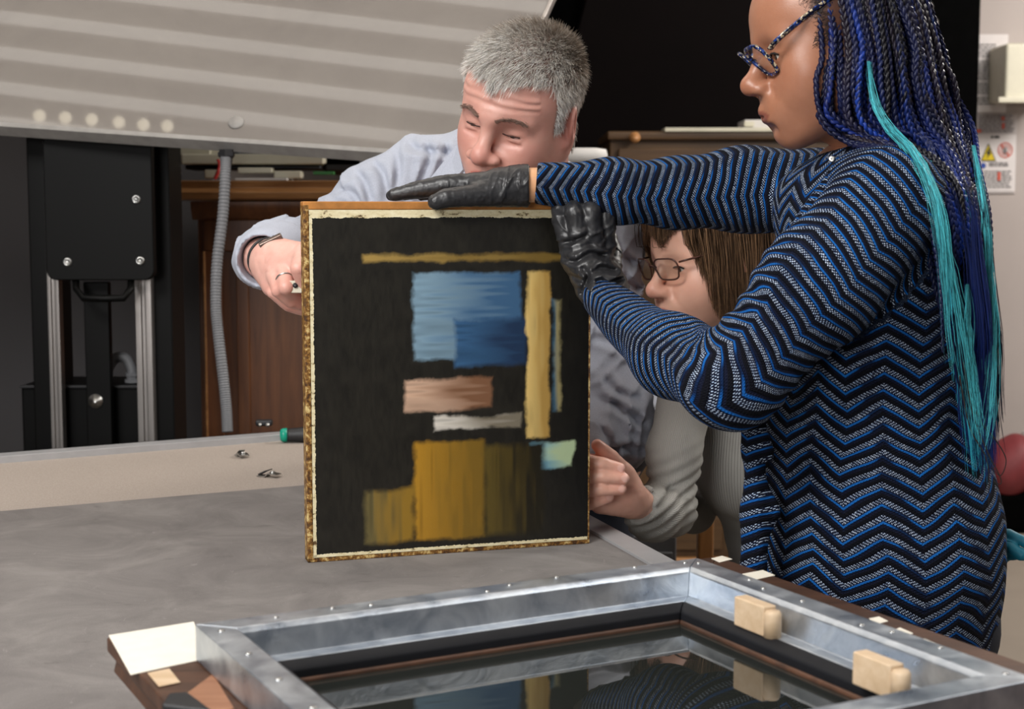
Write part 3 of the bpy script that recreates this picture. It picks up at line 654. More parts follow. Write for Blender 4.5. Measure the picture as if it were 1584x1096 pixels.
patch(700, 812, 500, 572, (50, 86, 122), 8, (30, 50, 78))
patch(812, 848, 424, 690, (206, 176, 108), 5, (168, 134, 70), 0, 0)
patch(852, 866, 470, 650, (62, 92, 110), 6, (140, 130, 90), 0, 0)
patch(816, 886, 700, 742, (112, 160, 178), 5, (166, 184, 146))
patch(620, 758, 590, 640, (196, 162, 138), 6, (120, 84, 60))
patch(668, 800, 652, 672, (200, 194, 184), 5, (120, 112, 96))
patch(636, 744, 690, 846, (160, 118, 34), 7, (120, 92, 30), .0, 0)
patch(744, 838, 700, 846, (84, 70, 28), 12, (30, 26, 14), 0, 0)
patch(560, 634, 762, 846, (96, 86, 52), 9, (140, 108, 36), 0, 0)
t = NT('oil_paint'); a = t.n('ShaderNodeVertexColor'); a.layer_name = 'Col'
vo = t.n('ShaderNodeTexVoronoi', feature='DISTANCE_TO_EDGE'); t.l(t.coord('Object', (1, 1, 1.7)), vo.inputs['Vector']); vo.inputs['Scale'].default_value = 420
nzz = t.noise(t.coord('Object', (1, 1, .5)), 700, 3, .7)
hh = t.math('ADD', t.math('MULTIPLY', t.math('MINIMUM', vo.outputs[0], .12), 5.0), t.math('MULTIPLY', nzz, .9))
t.set(a.outputs[0], .34); t.bump(hh, .22, .0006); M['oil'] = t.m
j = np.arange((nx) * (nz)).reshape(nz, nx); Fc = np.stack([j[:-1, :-1], j[:-1, 1:], j[1:, 1:], j[1:, :-1]], -1).reshape(-1, 4)
Vc = PA + U.ravel()[:, None] * pax + Wz.ravel()[:, None] * pz + pn * .0008
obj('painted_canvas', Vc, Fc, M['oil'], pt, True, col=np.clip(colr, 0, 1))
# ================================================================ FRAME in the foreground
ZW = .978
fo = Z(165, 985, ZW)[:2]; fx = Z(1110, 860, ZW)[:2] - fo; FW = np.linalg.norm(fx); fx /= FW; fy = np.array([fx[1], -fx[0]])   # fx along far edge, fy towards the camera
fX = np.array([*fx, 0]); fY = np.array([*fy, 0]); fZ = np.array([0, 0, 1.]); FD = .74; FO = np.array([*fo, 0])
fr = empty('picture_frame', (*(fo + fx * FW / 2 + fy * FD / 2), TZ), 'dark wooden picture frame lying face down with an aluminium rebate frame', 'frame')
mo = [(0, 0), (.0, -.012), (.006, -.02), (.004, -.03), (.016, -.04), (.03, -.05), (.036, -.062), (.05, -.074), (.11, -.074), (.11, 0)]
def railprof(name, O, along, inward, L, prof, mat, par, mit=True, bevel=.0015):
    """mitred rail: profile (inward distance, z) swept along"""
    V = []
    for s_ in (0, 1):
        for (d_, z_) in prof:
            V.append(O + along * ((d_ if mit else 0) if s_ == 0 else L - (d_ if mit else 0)) + inward * d_ + fZ * z_)
    n = len(prof); F = [list(range(n)), list(range(n, 2 * n))[::-1]] + [[i, n + i, n + (i + 1) % n, (i + 1) % n] for i in range(n)]
    a_ = sum(prof[i][0] * prof[(i + 1) % n][1] - prof[(i + 1) % n][0] * prof[i][1] for i in range(n))
    if (a_ > 0) == (np.dot(np.cross(inward, fZ), along) > 0): F = [f[::-1] for f in F]
    o = obj(name, V, F, mat, par, False)
    if bevel: bev(o, bevel)
    return o
def rect4(name, off, prof, mat, par, top):
    O = FO + fX * off[0] + fY * off[1] + fZ * top; w_, d_ = off[2], off[3]
    return [railprof(name, O, fX, fY, w_, prof, mat, par), railprof(name, O + fX * w_, fY, -fX, d_, prof, mat, par),
            railprof(name, O + fX * w_ + fY * d_, -fX, -fY, w_, prof, mat, par), railprof(name, O + fY * d_, -fY, fX, d_, prof, mat, par)]
rect4('wooden_rail', (0, 0, FW, FD), mo, M['frmwood'], fr, ZW)
ZM = ZW + .031
ma = Z(302, 965, ZM) - FO; mb = Z(1078, 862, ZM) - FO; mu, mv = ma @ fX, ma @ fY; mw = mb @ fX - mu
mc = Z(1545, 1062, ZM) - FO; 
mv = (mv + mb @ fY) / 2; mD = (mc @ fY) - mv
AL = [(0, 0), (0, -.03), (.034, -.03), (.034, -.028), (.0475, -.028), (.0475, -.0255), (.034, -.0255), (.030, -.004), (.026, 0)]
al = rect4('aluminium_rail', (mu, mv, mw, mD), AL, M['alu'], fr, ZM)
rect4('rubber_seal', (mu + .0475, mv + .0475, mw - .095, mD - .095), [(0, 0), (0, -.018), (.013, -.018), (.013, -.006), (.010, -.003), (.004, 0)], M['rubber'], fr, ZM - .0255)
rect4('wooden_slip', (mu + .0605, mv + .0605, mw - .121, mD - .121), [(0, 0), (0, -.006), (.003, -.006), (.003, -.001)], M['frmwood'], fr, ZM - .0375)
gl = railprof('glass_pane', FO + fX * (mu + .05) + fY * (mv + .05) + fZ * (ZM - .0415), fX, fY, mw - .1, [(0, 0), (0, -.004), (mD - .1, -.004), (mD - .1, 0)], M['glass'], fr, False, 0)
for k in range(22):           # rivets on the aluminium
    s_ = (k % 11 + .5) / 11; side = k // 11
    q = FO + fX * (mu + (mw * s_ if side == 0 else mw - .012)) + fY * (mv + (.012 if side == 0 else mD * s_)) + fZ * (ZM)
    q = q + (fX * ((k * 37 % 11) / 11 - .5) + fY * ((k * 53 % 7) / 7 - .5)) * .03 * np.array([1, 1, 0]) * (1 if 0 < k % 11 < 10 else 0) * np.abs(fX if side == 0 else fY)
    if k % 4 == 0: continue
    b = MB(); V, F = lathe([(.0024, -.0005), (.0022, .0008), (.001, .0013), (0, .0013)], q, (0, 0, 1), 10); b.add(V, F); b.build('rivet', M['steel'], fr)
for k in range(6):
    q = FO + fX * (mu + .013) + fY * (mv + .03 + .07 * k) + fZ * ZM; b = MB(); V, F = lathe([(.003, -.0005), (.0028, .0008), (.001, .0014), (0, .0014)], q, (0, 0, 1), 10); b.add(V, F); b.build('rivet', M['steel'], fr)
def onf(name, pts, z, th, mat, par=fr, bevel=.0006):
    V = [(Z(x, y, z)) for x, y in pts]; n = len(V); V = V + [v + [0, 0, th] for v in V]
    F = [list(range(n))[::-1], list(range(n, 2 * n))] + [[i, (i + 1) % n, n + (i + 1) % n, n + i] for i in range(n)]
    a_ = sum(V[i][0] * V[(i + 1) % n][1] - V[(i + 1) % n][0] * V[i][1] for i in range(n))
    if a_ < 0: F = [f[::-1] for f in F]
    o = obj(name, V, F, mat, par, False)
    if bevel: bev(o, bevel)
    return o
onf('large_white_label', [(168, 983), (300, 962), (322, 1018), (202, 1044)], ZW, .0008, M['tape'])
onf('cream_tape', [(228, 1041), (262, 1034), (279, 1055), (246, 1062)], ZW + .0008, .0006, M['block'])
for p4 in (((1100, 864), (1117, 860), (1133, 865), (1113, 870)), ((1148, 888), (1180, 882), (1199, 890), (1168, 897)),
           ((1344, 957), (1360, 954), (1374, 961), (1356, 966)), ((1328, 971), (1352, 968), (1376, 979), (1348, 984)),
           ((1382, 975), (1392, 971), (1413, 980), (1400, 985)), ((1420, 992), (1430, 988), (1452, 997), (1442, 1002)), ((1548, 1082), (1590, 1072), (1600, 1110), (1552, 1110))):
    onf('paper_tape', p4, ZW, .0008, M['tape'])
M['repair'] = wood('raw_repair_wood', srgb(140, 92, 66), srgb(176, 128, 96), 8, 0, .6)
onf('repair_patch', [(286, 1075), (330, 1042), (362, 1096), (300, 1110)], ZW, .0007, M['repair'])
o = onf('black_cloth_strap', [(250, 1100), (262, 1082), (290, 1080), (330, 1110)], ZW + .0008, .006, M['grip'], None, .002); tag(o, 'black strap end lying on the wooden frame at bottom left', 'strap')
for nm, p0, p1, lab in (('wooden_block', (1135, 942), (1180, 962), 'pale wooden block wedged in the aluminium frame, nearer the painting'), ('wooden_block', (1318, 1030), (1372, 1056), 'pale wooden block wedged in the aluminium frame, nearer the right corner')):
    a_ = Z(*p0, ZM - .012); b_ = Z(*p1, ZM - .012); d_ = b_ - a_; d_[2] = 0; L = np.linalg.norm(d_); d_ = fY
    n_ = fX; e = empty(nm, tuple(a_), lab, 'block', 'pale wooden wedge blocks')
    obox('block_body', a_, d_, n_, fZ, (0, 0, -.014), (.042, .014, .012), M['block'], e, .0015)
    V, F = lathe([(0, -.014), (.0075, -.014), (.0075, .006), (.006, .009), (0, .009)], a_ + d_ * .046 + n_ * .007, (0, 0, 1), 16); obj('block_nose', V, F, M['block'], e)
# red seat and stool far right
rs = empty('low_armchair', tuple(P(1570, 720, 6.2)), 'rounded red vinyl seat low against the back wall at right', 'seat')
f_ = lambda p: smin(ell(p, P(1553, 728, 6.2), (.095, .12, .125)), ell(p, P(1572, 712, 6.2), (.07, .12, .115)), .05)
c_ = P(1562, 720, 6.2); V, F = netmesh(f_, c_ - .22, c_ + .22, .01); obj('cushion', V, F, M['red'], rs)
f_ = lambda p: ell(p, P(1590, 712, 6.2), (.035, .13, .13)); V, F = netmesh(f_, P(1590, 712, 6.2) - .16, P(1590, 712, 6.2) + .16, .01); obj('white_piping', V, F, M['white'], rs)
c_ = P(1562, 768, 6.2); box('black_base', c_[0] - .16, c_[0] + .35, 6.1, 6.4, 0, c_[2] + .03, M['matte'], rs, .03)
# brown chair behind the seated woman
ch = empty('wooden_chair', (.42, 3.0, 0), 'wooden bentwood armchair behind the seated woman', 'chair')
M['chair'] = wood('honey_wood', srgb(104, 68, 34), srgb(150, 106, 60), 6, 2, .4)
yc = 2.95
for pts, r in ((((978, 572), (990, 598), (984, 640), (966, 720), (955, 820)), .014), (((1008, 590), (1004, 622), (990, 645), (972, 652)), .013), (((1000, 560), (1012, 600), (1040, 640), (1100, 650)), .015)):
    V, F = tube(spline([P(x, y, yc) for x, y in pts], 24), r, 10, flat=.6); obj('chair_back_rail', V, F, M['chair'], ch)
for dx_, dy_ in ((-.02, 0), (.38, 0), (-.02, .27), (.38, .27)):
    x_ = .43 + dx_; box('leg', x_, x_ + .035, 2.95 + dy_, 2.985 + dy_, 0, .46 if dy_ == 0 else .8, M['chair'], ch, .006)
box('seat', .40, .86, 2.93, 3.27, .44, .47, M['chair'], ch, .01)
# ================================================================ PEOPLE
def skinmat(name, base, lipc, rough=.42, sss=.12):
    t = NT(name); a = t.n('ShaderNodeVertexColor'); a.layer_name = 'Col'
    f = t.noise(t.coord(), 45, 5, .6); g = t.noise(t.coord(), 650, 3, .6)
    c = t.mix(t.ramp(f, [(.35, (0, 0, 0)), (.75, (.28, .28, .28))]), a.outputs[0], lipc)
    t.set(c, rough); t.b.inputs['Subsurface Weight'].default_value = sss; t.b.inputs['Subsurface Radius'].default_value = (.012, .005, .003); t.b.inputs['Subsurface Scale'].default_value = .5
    t.bump(t.math('ADD', g, t.math('MULTIPLY', f, .5)), .16, .0012); return t.m
M['skin_man'] = skinmat('skin_light_ruddy', None, srgb(190, 112, 98))
M['skin_woman'] = skinmat('skin_light', None, srgb(205, 140, 118))
M['skin_brown'] = skinmat('skin_brown', None, srgb(140, 84, 60), .36)
M['nitrile'] = NT('black_nitrile').m
t = NT('nitrile_glove'); f = t.noise(t.coord(), 90, 4, .6, 1.0); t.set(t.ramp(f, [(.3, srgb(34, 34, 36)), (.7, srgb(48, 48, 50))]), .38); t.bump(f, .35, .0015); M['nitrile'] = t.m
M['eye'] = plain('eye_white', srgb(215, 208, 200), .2, var=.02); M['iris'] = plain('iris_dark', srgb(45, 30, 22), .15, var=.1)
M['lashb'] = plain('brown_lash', srgb(58, 36, 32), .8)
M['lash'] = plain('dark_lash', srgb(26, 18, 15), .8)
def cloth(name, c, var=.08, scale=500, bump=.3, fold=.0):
    return plain(name, c, .85, var=var, scale=scale, bump=bump, dist=.0008)
M['shirt'] = cloth('chambray_shirt', srgb(172, 177, 190)); M['navy'] = cloth('navy_trousers', srgb(28, 34, 48)); M['charcoal'] = cloth('charcoal_trousers', srgb(62, 62, 66)); M['shoe'] = plain('black_shoe', srgb(20, 19, 19), .4)
# head --------------------------------------------------------------------------------------------
def head_sdf(o, R, s, jaw=1.0, nose=1.0, lipf=1.0, cheek=1.0, mouth=0.0, noseup=0.0, brow=1.0, lid=0.0, ears=(1, 1), fem=0.0, crz=1.0, lipy=0.0, bag=0.0, faceshrink=1.0, nw=1.0):
    R32 = np.asarray(R, np.float32); o32 = np.asarray(o, np.float32)
    def loc(p): return (p - o32) @ R32 / s
    def f(p):
        q = loc(p)
        d = ell(q, (0, -.018, .028), (.0765, .097, .086 * crz))
        d = smin(d, ell(q, (0, .030, .030), (.062, .058, .055)), .04)
        d = smin(d, ell(q, (0, .022, -.045), (.058 * jaw, .058, .070)), .035)
        for sx in (-1, 1):
            d = smin(d, seg(q, (sx * .050 * jaw, -.01, -.045), (sx * .020 * jaw, .060, -.092), .020 * jaw, .017), .035)
            d = smin(d, sph(q, (sx * .041, .050, -.030), .020 * cheek), .032)
            d = smin(d, sph(q, (sx * .030, .060, -.055), .014 * cheek), .04)
            d = smin(d, seg(q, (sx * .010, .086, .014), (sx * .046, .066, .012), .0075 * brow, .006), .018)
        d = smin(d, ell(q, (0, .077, -.100), (.021 * jaw, .017, .016)), .022)
        d = smin(d, ell(q, (0, .078, -.068), (.028, .020, .022)), .024)
        for sx in (-1, 1):
            d = smax(d, -sph(q, (sx * .031, .0985, -.006), .0165), .020)
            # lids
            e = ell(q, (sx * .0315, .0665, -.005), (.0165, .0150, .0125))
            slit = seg(q, (sx * .018, .0835, -.0075), (sx * .045, .0770, -.0070 - .001), .0022 * (1 - lid) + .0005)
            e = smax(e, -slit, .002); d = smin(d, e, .006)
        nt = .1145 + .004 * (nose - 1)
        n_ = seg(q, (0, .083, .008), (0, nt - .008, -.030 + noseup * .3), .0062 * nw, .0088 * nose); n_ = smin(n_, sph(q, (0, nt - .004, -.036 + noseup), .0105 * nose), .008)
        for sx in (-1, 1):
            n_ = smin(n_, ell(q, (sx * .0105 * nw * nose, nt - .014, -.041 + noseup * .6), (.0066 * nose, .0105, .0068)), .010)
        d = smin(d, n_, .014)
        for sx in (-1, 1): d = smax(d, -ell(q, (sx * .0072 * nw, nt - .011, -.0485 + noseup * .8), (.0036, .0055, .0042)), .003)
        for sx in (-1, 1): d = d + bag * (.0016 * np.exp(-(seg(q, (sx * .020, .084, -.020), (sx * .044, .076, -.020), 0) / .0035) ** 2) - .0016 * np.exp(-(seg(q, (sx * .022, .084, -.0145), (sx * .042, .078, -.0145), 0) / .0035) ** 2))
        for sx in (-1, 1): d = d + .0020 * np.exp(-(seg(q, (sx * .021, .094, -.040), (sx * .036, .078, -.070), 0) / .0055) ** 2)
        qo = q; q = q - np.array([0, lipy, 0], np.float32)
        lu = seg(q, (0, .0955, -.0655), (-.021, .0815, -.0690), .0058 * lipf, .0022); lu = smin(lu, seg(q, (0, .0955, -.0655), (.021, .0815, -.0690), .0058 * lipf, .0022), .004)
        ll = seg(q, (-.011, .0905, -.0770), (.011, .0905, -.0770), .0060 * lipf, .0060 * lipf); ll = smin(ll, seg(q, (-.021, .0805, -.0708), (.021, .0805, -.0708), .003, .003), .012)
        if lipy: d = smin(d, ell(q, (0, .078, -.070), (.026, .018, .020)), .02)
        d = smin(d, lu, .005); d = smin(d, ll, .006)
        cut = np.minimum(seg(q, (0, .1025, -.0712), (-.0240, .0830, -.0715 - .002 * mouth), .0017, .0013), seg(q, (0, .1025, -.0712), (.0240, .0830, -.0715 - .002 * mouth), .0017, .0013))
        d = smax(d, -cut, .003)
        d = smax(d, -seg(q, (-.012, .0960, -.0880), (.012, .0960, -.0880), .004), .012)
        q = qo
        for sx, on in zip((-1, 1), ears):
            if not on: continue
            a = .42; M_ = np.array([[math.cos(a * sx), math.sin(a * sx), 0], [-math.sin(a * sx), math.cos(a * sx), 0], [0, 0, 1]], np.float32)
            tl = -.28; T_ = np.array([[1, 0, 0], [0, math.cos(tl), -math.sin(tl)], [0, math.sin(tl), math.cos(tl)]], np.float32)
            Mx = M_ @ T_
            e = ell(q, (sx * .0800, -.014, -.008), (.0068, .0195, .0330), Mx)
            e = smin(e, sph(q, (sx * .0745, .000, -.034), .0075), .010)
            rim = e; e = smax(e, -ell(q, (sx * .0875, -.012, -.004), (.0078, .0125, .0230), Mx), .004)
            e = smin(e, seg(q, (sx * .078, -.004, -.018), (sx * .079, -.012, .012), .0026), .004)
            d = smin(d, e, .007)
        return d * s
    return f, loc
def skincol(q, base, lip, blush, brows=None, capf=None, capc=None, nails=None):
    c = np.tile(np.array(base[:3]), (len(q), 1)).astype(float)
    def mix(m, col):
        nonlocal c
        m = np.clip(m, 0, 1)[:, None]; c = c * (1 - m) + np.array(col[:3]) * m
    g = lambda ctr, r, k: np.exp(-(np.linalg.norm((q - np.array(ctr)) / np.array(r), axis=1)) ** k)
    for sx in (-1, 1): mix(.55 * g((sx * .042, .055, -.035), (.022, .03, .018), 2), blush); mix(.5 * g((sx * .08, -.01, -.01), (.02, .03, .04), 4), blush)
    mix(.6 * g((0, .115, -.038), (.016, .015, .016), 2), blush)
    if capf is not None: mix(capf(q), capc)
    front = q[:, 1] > .066
    zc = -.0705 - .06 * 0 ; lx = np.abs(q[:, 0]) / .0225; hl = np.where(q[:, 2] > -.0712, .0085 * (1 - lx ** 2), .0115 * (1 - lx ** 2)); m = np.clip((hl - np.abs(q[:, 2] + .0712)) / .002, 0, 1) * front
    mix(m * .85, lip); return c
def place_head(tip, R, s): return np.asarray(tip) - R @ (np.array([0, .1205, -.037]) * s)
def strands(name, roots, paths_fn, r, mat, parent, cols, nseg=4, k=3):
    """paths: array (n, nseg+1, 3) of points; returns one mesh of tapered strands"""
    Pp = paths_fn; n, m, _ = Pp.shape
    t = np.gradient(Pp, axis=1); t /= np.linalg.norm(t, axis=2, keepdims=True) + 1e-9
    ref = RNG.normal(size=(n, 1, 3)); N = np.cross(t, ref); N /= np.linalg.norm(N, axis=2, keepdims=True) + 1e-9; B = np.cross(t, N)
    rr = np.asarray(r, float).reshape(-1, 1) if np.ndim(r) else np.full((n, 1), r)
    prof = (1 - .75 * np.linspace(0, 1, m) ** 2)[None] * (np.clip(np.linspace(.15, 3, m), 0, 1)[None] if 'loose' in name else 1); rad = rr * prof
    a = np.arange(k) * 2 * math.pi / k
    V = (Pp[:, :, None] + rad[:, :, None, None] * (np.cos(a)[None, None, :, None] * N[:, :, None] + np.sin(a)[None, None, :, None] * B[:, :, None])).reshape(-1, 3)
    base = (np.arange(n) * m * k)[:, None, None]; i = (np.arange(m - 1) * k)[None, :, None]; j = np.arange(k)[None, None]; j2 = (j + 1) % k
    F = np.stack([base + i + j, base + i + j2, base + i + k + j2, base + i + k + j], -1).reshape(-1, 4)
    C_ = np.repeat(cols, m * k, axis=0) if len(cols) == n else cols
    o = obj(name, V, F, mat, parent, True, col=C_); return o
def hairmat(name, rough=.45):
    t = NT(name); a = t.n('ShaderNodeVertexColor'); a.layer_name = 'Col'; t.set(a.outputs[0], rough); t.b.inputs['Specular IOR Level'].default_value = .35; return t.m
M['hair'] = hairmat('hair_strands'); M['hairg'] = hairmat('braid_hair', .42)
def nearest_normals(V, F):
    n = np.zeros_like(V); a = V[F[:, 1]] - V[F[:, 0]]; b = V[F[:, 2]] - V[F[:, 0]]; c = np.cross(a, b)
    for k in range(F.shape[1]): np.add.at(n, F[:, k], c)
    return n / (np.linalg.norm(n, axis=1)[:, None] + 1e-12)
def wr(p, amp, fr=(60, 60, 60), off=0.0, sharp=True):
    a = vnoise(p * np.array(fr, np.float32), 1.0, off)
    return amp * ((1 - 4 * np.abs(a)) if sharp else 2 * a)
def folds(p, amp, d, freq, off=0., warp=.6):
    d = np.asarray(d, np.float32); d = d / np.linalg.norm(d)
    w_ = vnoise(p, 6, off) * warp * 6 + vnoise(p, 16, off + 3) * warp * 1.5
    return amp * np.sin((p @ d) * freq + w_ * 1.6) * np.clip(.45 + 1.6 * vnoise(p, 7, off + 9), 0, 1)
def hand(fingers, palm, wrist, sk=.006):
    """fingers: list of (points, radii); palm: list of (a, b, ra, rb)"""
    def f(p):
        d = None
        for a, b, ra, rb in palm:
            e = seg(p, a, b, ra, rb); d = e if d is None else smin(d, e, .012)
        for a, b, ra, rb in wrist: d = smin(d, seg(p, a, b, ra, rb), .016)
        for pts, rad in fingers:
            e = None
            for i in range(len(pts) - 1):
                g = seg(p, pts[i], pts[i + 1], rad[i], rad[i + 1]); e = g if e is None else np.minimum(e, g)
            d = smin(d, e, sk)
        return d
    return f
def bbox(pts, m): a = np.array(pts); return a.min(0) - m, a.max(0) + m
def allpts(F_, P_, W_): return [q for f in F_ for q in f[0]] + [q for s_ in P_ + W_ for q in s_[:2]]
def legs(parent, hip, feet, mat, shoe_dir, seat=False, knees=None, r=(.085, .06, .042)):
    fs = []
    hp = np.asarray(hip, float)
    for i, ft in enumerate(feet):
        ft = np.asarray(ft, float); s_ = (-1, 1)[i]; kn = np.asarray(knees[i], float) if knees else (hp + ft) / 2 + np.array([0, 0, .0])
        h0 = hp + (np.array([ft[0], ft[1], 0]) - np.array([hp[0], hp[1], 0])) * (.35 if not knees else .0) + (np.array([0, 0, 0]) if not knees else (kn - hp) * .08 + np.array([0, 0, 0]))
        fs.append([h0, kn, ft + np.array([0, 0, .09])])
    def f(p):
        d = ell(p, hp, (.15, .15, .12))
        for c in fs: d = smin(d, chain(p, c, (r[0], r[1], r[2]), .02), .04)
        return d
    lo, hi = bbox([hp] + [q for c in fs for q in c], .17); V, F = netmesh(f, lo, hi, .014); obj('trousers', V, F, mat, parent)
    for ft in feet:
        ft = np.asarray(ft, float); dd = np.asarray(shoe_dir, float)
        g = lambda p: smax(smin(seg(p, ft + [0, 0, .04], ft + dd * .15 + [0, 0, .028], .042, .034), seg(p, ft + [0, 0, .04], ft + [0, 0, .10], .042, .045), .03), -p[:, 2], .004)
        V, F = netmesh(g, ft - [.25, .25, .02], ft + [.25, .25, .2], .01); obj('shoe', V, F, M['shoe'], parent)
    return fs
def knit_uv(V, fn): return fn(V)
# ---------------------------------------------------------------- THE MAN
def build_man():
    yaw, pit = 0, math.radians(-21)
    fwd = np.array([-math.sin(math.radians(31)) * math.cos(pit), -math.cos(math.radians(31)) * math.cos(pit), math.sin(pit)])
    R = basis(fwd, math.radians(18)); s = .965
    tip = P(737, 246, 2.03); o = place_head(tip, R, s)
    f, loc = head_sdf(o, R, s, jaw=1.1, nose=1.28, lipf=.8, cheek=1.02, brow=1.75, lid=.05, nw=1.3, ears=(1, 1), crz=.96, bag=1.0)
    neck0 = o + R @ np.array([0, -.03, -.06]) * s; neck1 = np.array([.02, 2.33, 1.33])
    dbl = o + R @ np.array([0, .03, -.10]) * s
    def hf(p):
        d = f(p); d = smin(d, seg(p, neck0, neck1, .062, .066), .03)
        q = loc(p); d += .0011 * np.sin(q[:, 2] * 520 + 8 * np.abs(q[:, 0]) * 10 + vnoise(q.astype(np.float32), 40) * 3) * np.clip(1 - np.abs(q[:, 2] - .042) / .018, 0, 1) * (q[:, 1] > .06)
        return d
    lo, hi = bbox([o], .16); V, F = netmesh(hf, np.minimum(lo, neck1 - .08), np.maximum(hi, neck1 + .05), .0024)
    q = (V - o) @ R / s
    def hairm(q):
        x, y, z = q.T; ax_ = np.abs(x)
        line = .063 - .010 * np.exp(-(x / .012) ** 2) + .004 * np.exp(-((ax_ - .04) / .012) ** 2)
        top = (z - line) / .004
        side = np.minimum((.030 + .28 * (z - .02) - y) / .006, (z + .004 - np.clip(-y - .005, 0, .05) * -1.4 ) / .006)
        side = np.minimum((.034 + .10 * (z - .02) - y) / .006, (z - (-.012 if False else np.where(y > .006, -.012, np.where(y > -.032, .022, -.060)))) / .006)
        return np.clip(np.maximum(top, side), 0, 1)
    base = srgb(208, 158, 144); c = skincol(q, base, srgb(180, 98, 90), srgb(196, 122, 112), capf=lambda q: hairm(q) * .75, capc=srgb(96, 88, 82))
    # under-torso and hands
    sh_l, sh_r = P(640, 310, 2.38), P(900, 380, 2.44)        # image left / right shoulders
    hip = np.array([.13, 2.80, .93])
    el_l, wr_l = P(500, 392, 2.34), P(407, 402, 2.13)
    el_r, wr_r = P(948, 650, 2.30), P(868, 700, 2.12)
    def bf(p):
        d = smin(seg(p, (sh_l + sh_r) / 2 + [0, .05, -.08], hip, .13, .14), seg(p, sh_l, sh_r, .055, .055), .06)
        d = smin(d, chain(p, [sh_l, el_l, wr_l], (.045, .036, .028)), .03); d = smin(d, chain(p, [sh_r, el_r, wr_r], (.045, .036, .028)), .03)
        d = smin(d, seg(p, neck1, neck1 + [0, .05, -.08], .06, .07), .03); return d
    lo, hi = bbox([sh_l, sh_r, hip, el_l, wr_l, el_r], .17); V2, F2 = netmesh(bf, lo, hi, .009)
    # visible hand, back towards the camera, hooked down behind the panel edge
    Yh = 2.03
    g = lambda x, y, Y=Yh: P(x, y, Y)
    pl = [(g(418, 402, 2.08), g(440, 418, 2.045), .026, .027), (g(432, 392, 2.07), g(470, 400, 2.03), .022, .022), (g(418, 420, 2.07), g(425, 440, 2.045), .021, .019), (g(440, 410, 2.05), g(466, 412, 2.02), .024, .018)]
    fi = [([g(470, 392, 2.02), g(462, 415, 1.985), g(474, 446, 2.0), g(486, 462, 2.02)], (.0125, .0120, .0095, .008)),       # index bent towards the panel
          ([g(440, 420, 2.02), g(443, 444, 1.995), g(458, 456, 2.02), g(480, 462, 2.04)], (.0120, .0112, .0095, .008)),       # ring-bearing finger
          ([g(426, 424, 2.03), g(431, 448, 2.005), g(450, 466, 2.02), g(478, 474, 2.04)], (.0118, .0108, .0095, .008)),
          ([g(416, 430, 2.05), g(424, 452, 2.03), g(446, 472, 2.04), g(474, 482, 2.05)], (.0108, .0100, .0088, .0075)),
          ([g(440, 395, 2.08), g(462, 418, 2.10), g(482, 436, 2.10)], (.013, .012, .009))]
    wl = [(g(406, 396, 2.13), g(424, 408, 2.07), .027, .027)]
    hd_ = hand(fi, pl, wl, .005); lo, hi = bbox(allpts(fi, pl, wl), .035)
    V3, F3 = netmesh(lambda p: hd_(p) + wr(p, .0004, (90, 90, 90), 2), lo, hi, .0018)
    g2 = [(P(868, 700, 2.12), P(850, 700, 2.06), .026, .02)]; fi2 = [([P(860, 690 + 8 * i, 2.08), P(835, 690 + 9 * i, 2.03), P(822, 695 + 9 * i, 2.02)], (.010, .009, .008)) for i in range(4)] + [([P(856, 690, 2.1), P(842, 675, 2.06), P(830, 668, 2.05)], (.011, .010, .009))]
    h2 = hand(fi2, g2, g2); lo, hi = bbox(allpts(fi2, g2, g2), .03); V4, F4 = netmesh(h2, lo, hi, .003)
    Vb, Fb = join([(V, F), (V2, F2), (V3, F3), (V4, F4)])
    c3 = np.tile(np.array(srgb(226, 178, 164)[:3]), (len(V3), 1)); 
    for (pts, _) in fi:
        for kq in pts[1:3]: m = np.exp(-(np.linalg.norm(V3 - kq, axis=1) / .012) ** 2)[:, None] * .5; c3 = c3 * (1 - m) + np.array(srgb(214, 140, 124)[:3]) * m
    cc = np.vstack([c, np.tile(np.array(base[:3]), (len(V2), 1)), c3, np.tile(np.array(srgb(224, 170, 154)[:3]), (len(V4), 1))])
    root = empty('person', (hip[0], hip[1], 0), 'man with short grey hair in a pale blue shirt leaning in behind the painting', 'person')
    obj('body', Vb, Fb, M['skin_man'], root, col=cc)
    # eyes, lashes and brows
    for sx in (-1, 1):
        e = o + R @ np.array([sx * .0315, .0665, -.006]) * s; V_, F_ = netmesh(lambda p: sph(p, e, .0133 * s), e - .02, e + .02, .0035); obj('eye', V_, F_, M['eye'], root)
        pu = e + R @ np.array([0, .0122, -.0030]) * s; V_, F_ = netmesh(lambda p: ell(p, pu, (.0050, .0014, .0050), np.asarray(R, np.float32)), pu - .008, pu + .008, .0012); obj('iris', V_, F_, M['iris'], root)
        V_, F_ = tube(spline([o + R @ (np.array(a) * s) for a in ((sx * .018, .0825, -.0062), (sx * .026, .0843, -.0058), (sx * .036, .0825, -.0060), (sx * .043, .0782, -.0070))], 14), .0009, 5); obj('eyelid_line', V_, F_, M['lashb'], root)
    n_ = 420; sxs = RNG.choice([-1, 1], n_); u_ = RNG.random(n_); bx_ = sxs * (.012 + .038 * u_); bz = .0165 + .006 * np.sin(u_ * 2.4) - .006 * u_ ** 2 + RNG.normal(0, .0016, n_); by = .0945 - .022 * (np.abs(bx_) / .05) ** 2 + .0
    r0 = np.stack([bx_, by, bz], 1); 
    for it in range(4): wp = o + (r0 @ R.T) * s; r0 -= np.stack([0 * u_, f(wp.astype(np.float32)) / s, 0 * u_], 1)
    dv = np.stack([sxs * .006, .0015 + 0 * u_, .002 - .003 * u_], 1); pth = np.stack([r0, r0 + dv * .6 + [0, .001, 0], r0 + dv], 1); W_ = o + pth @ R.T * s
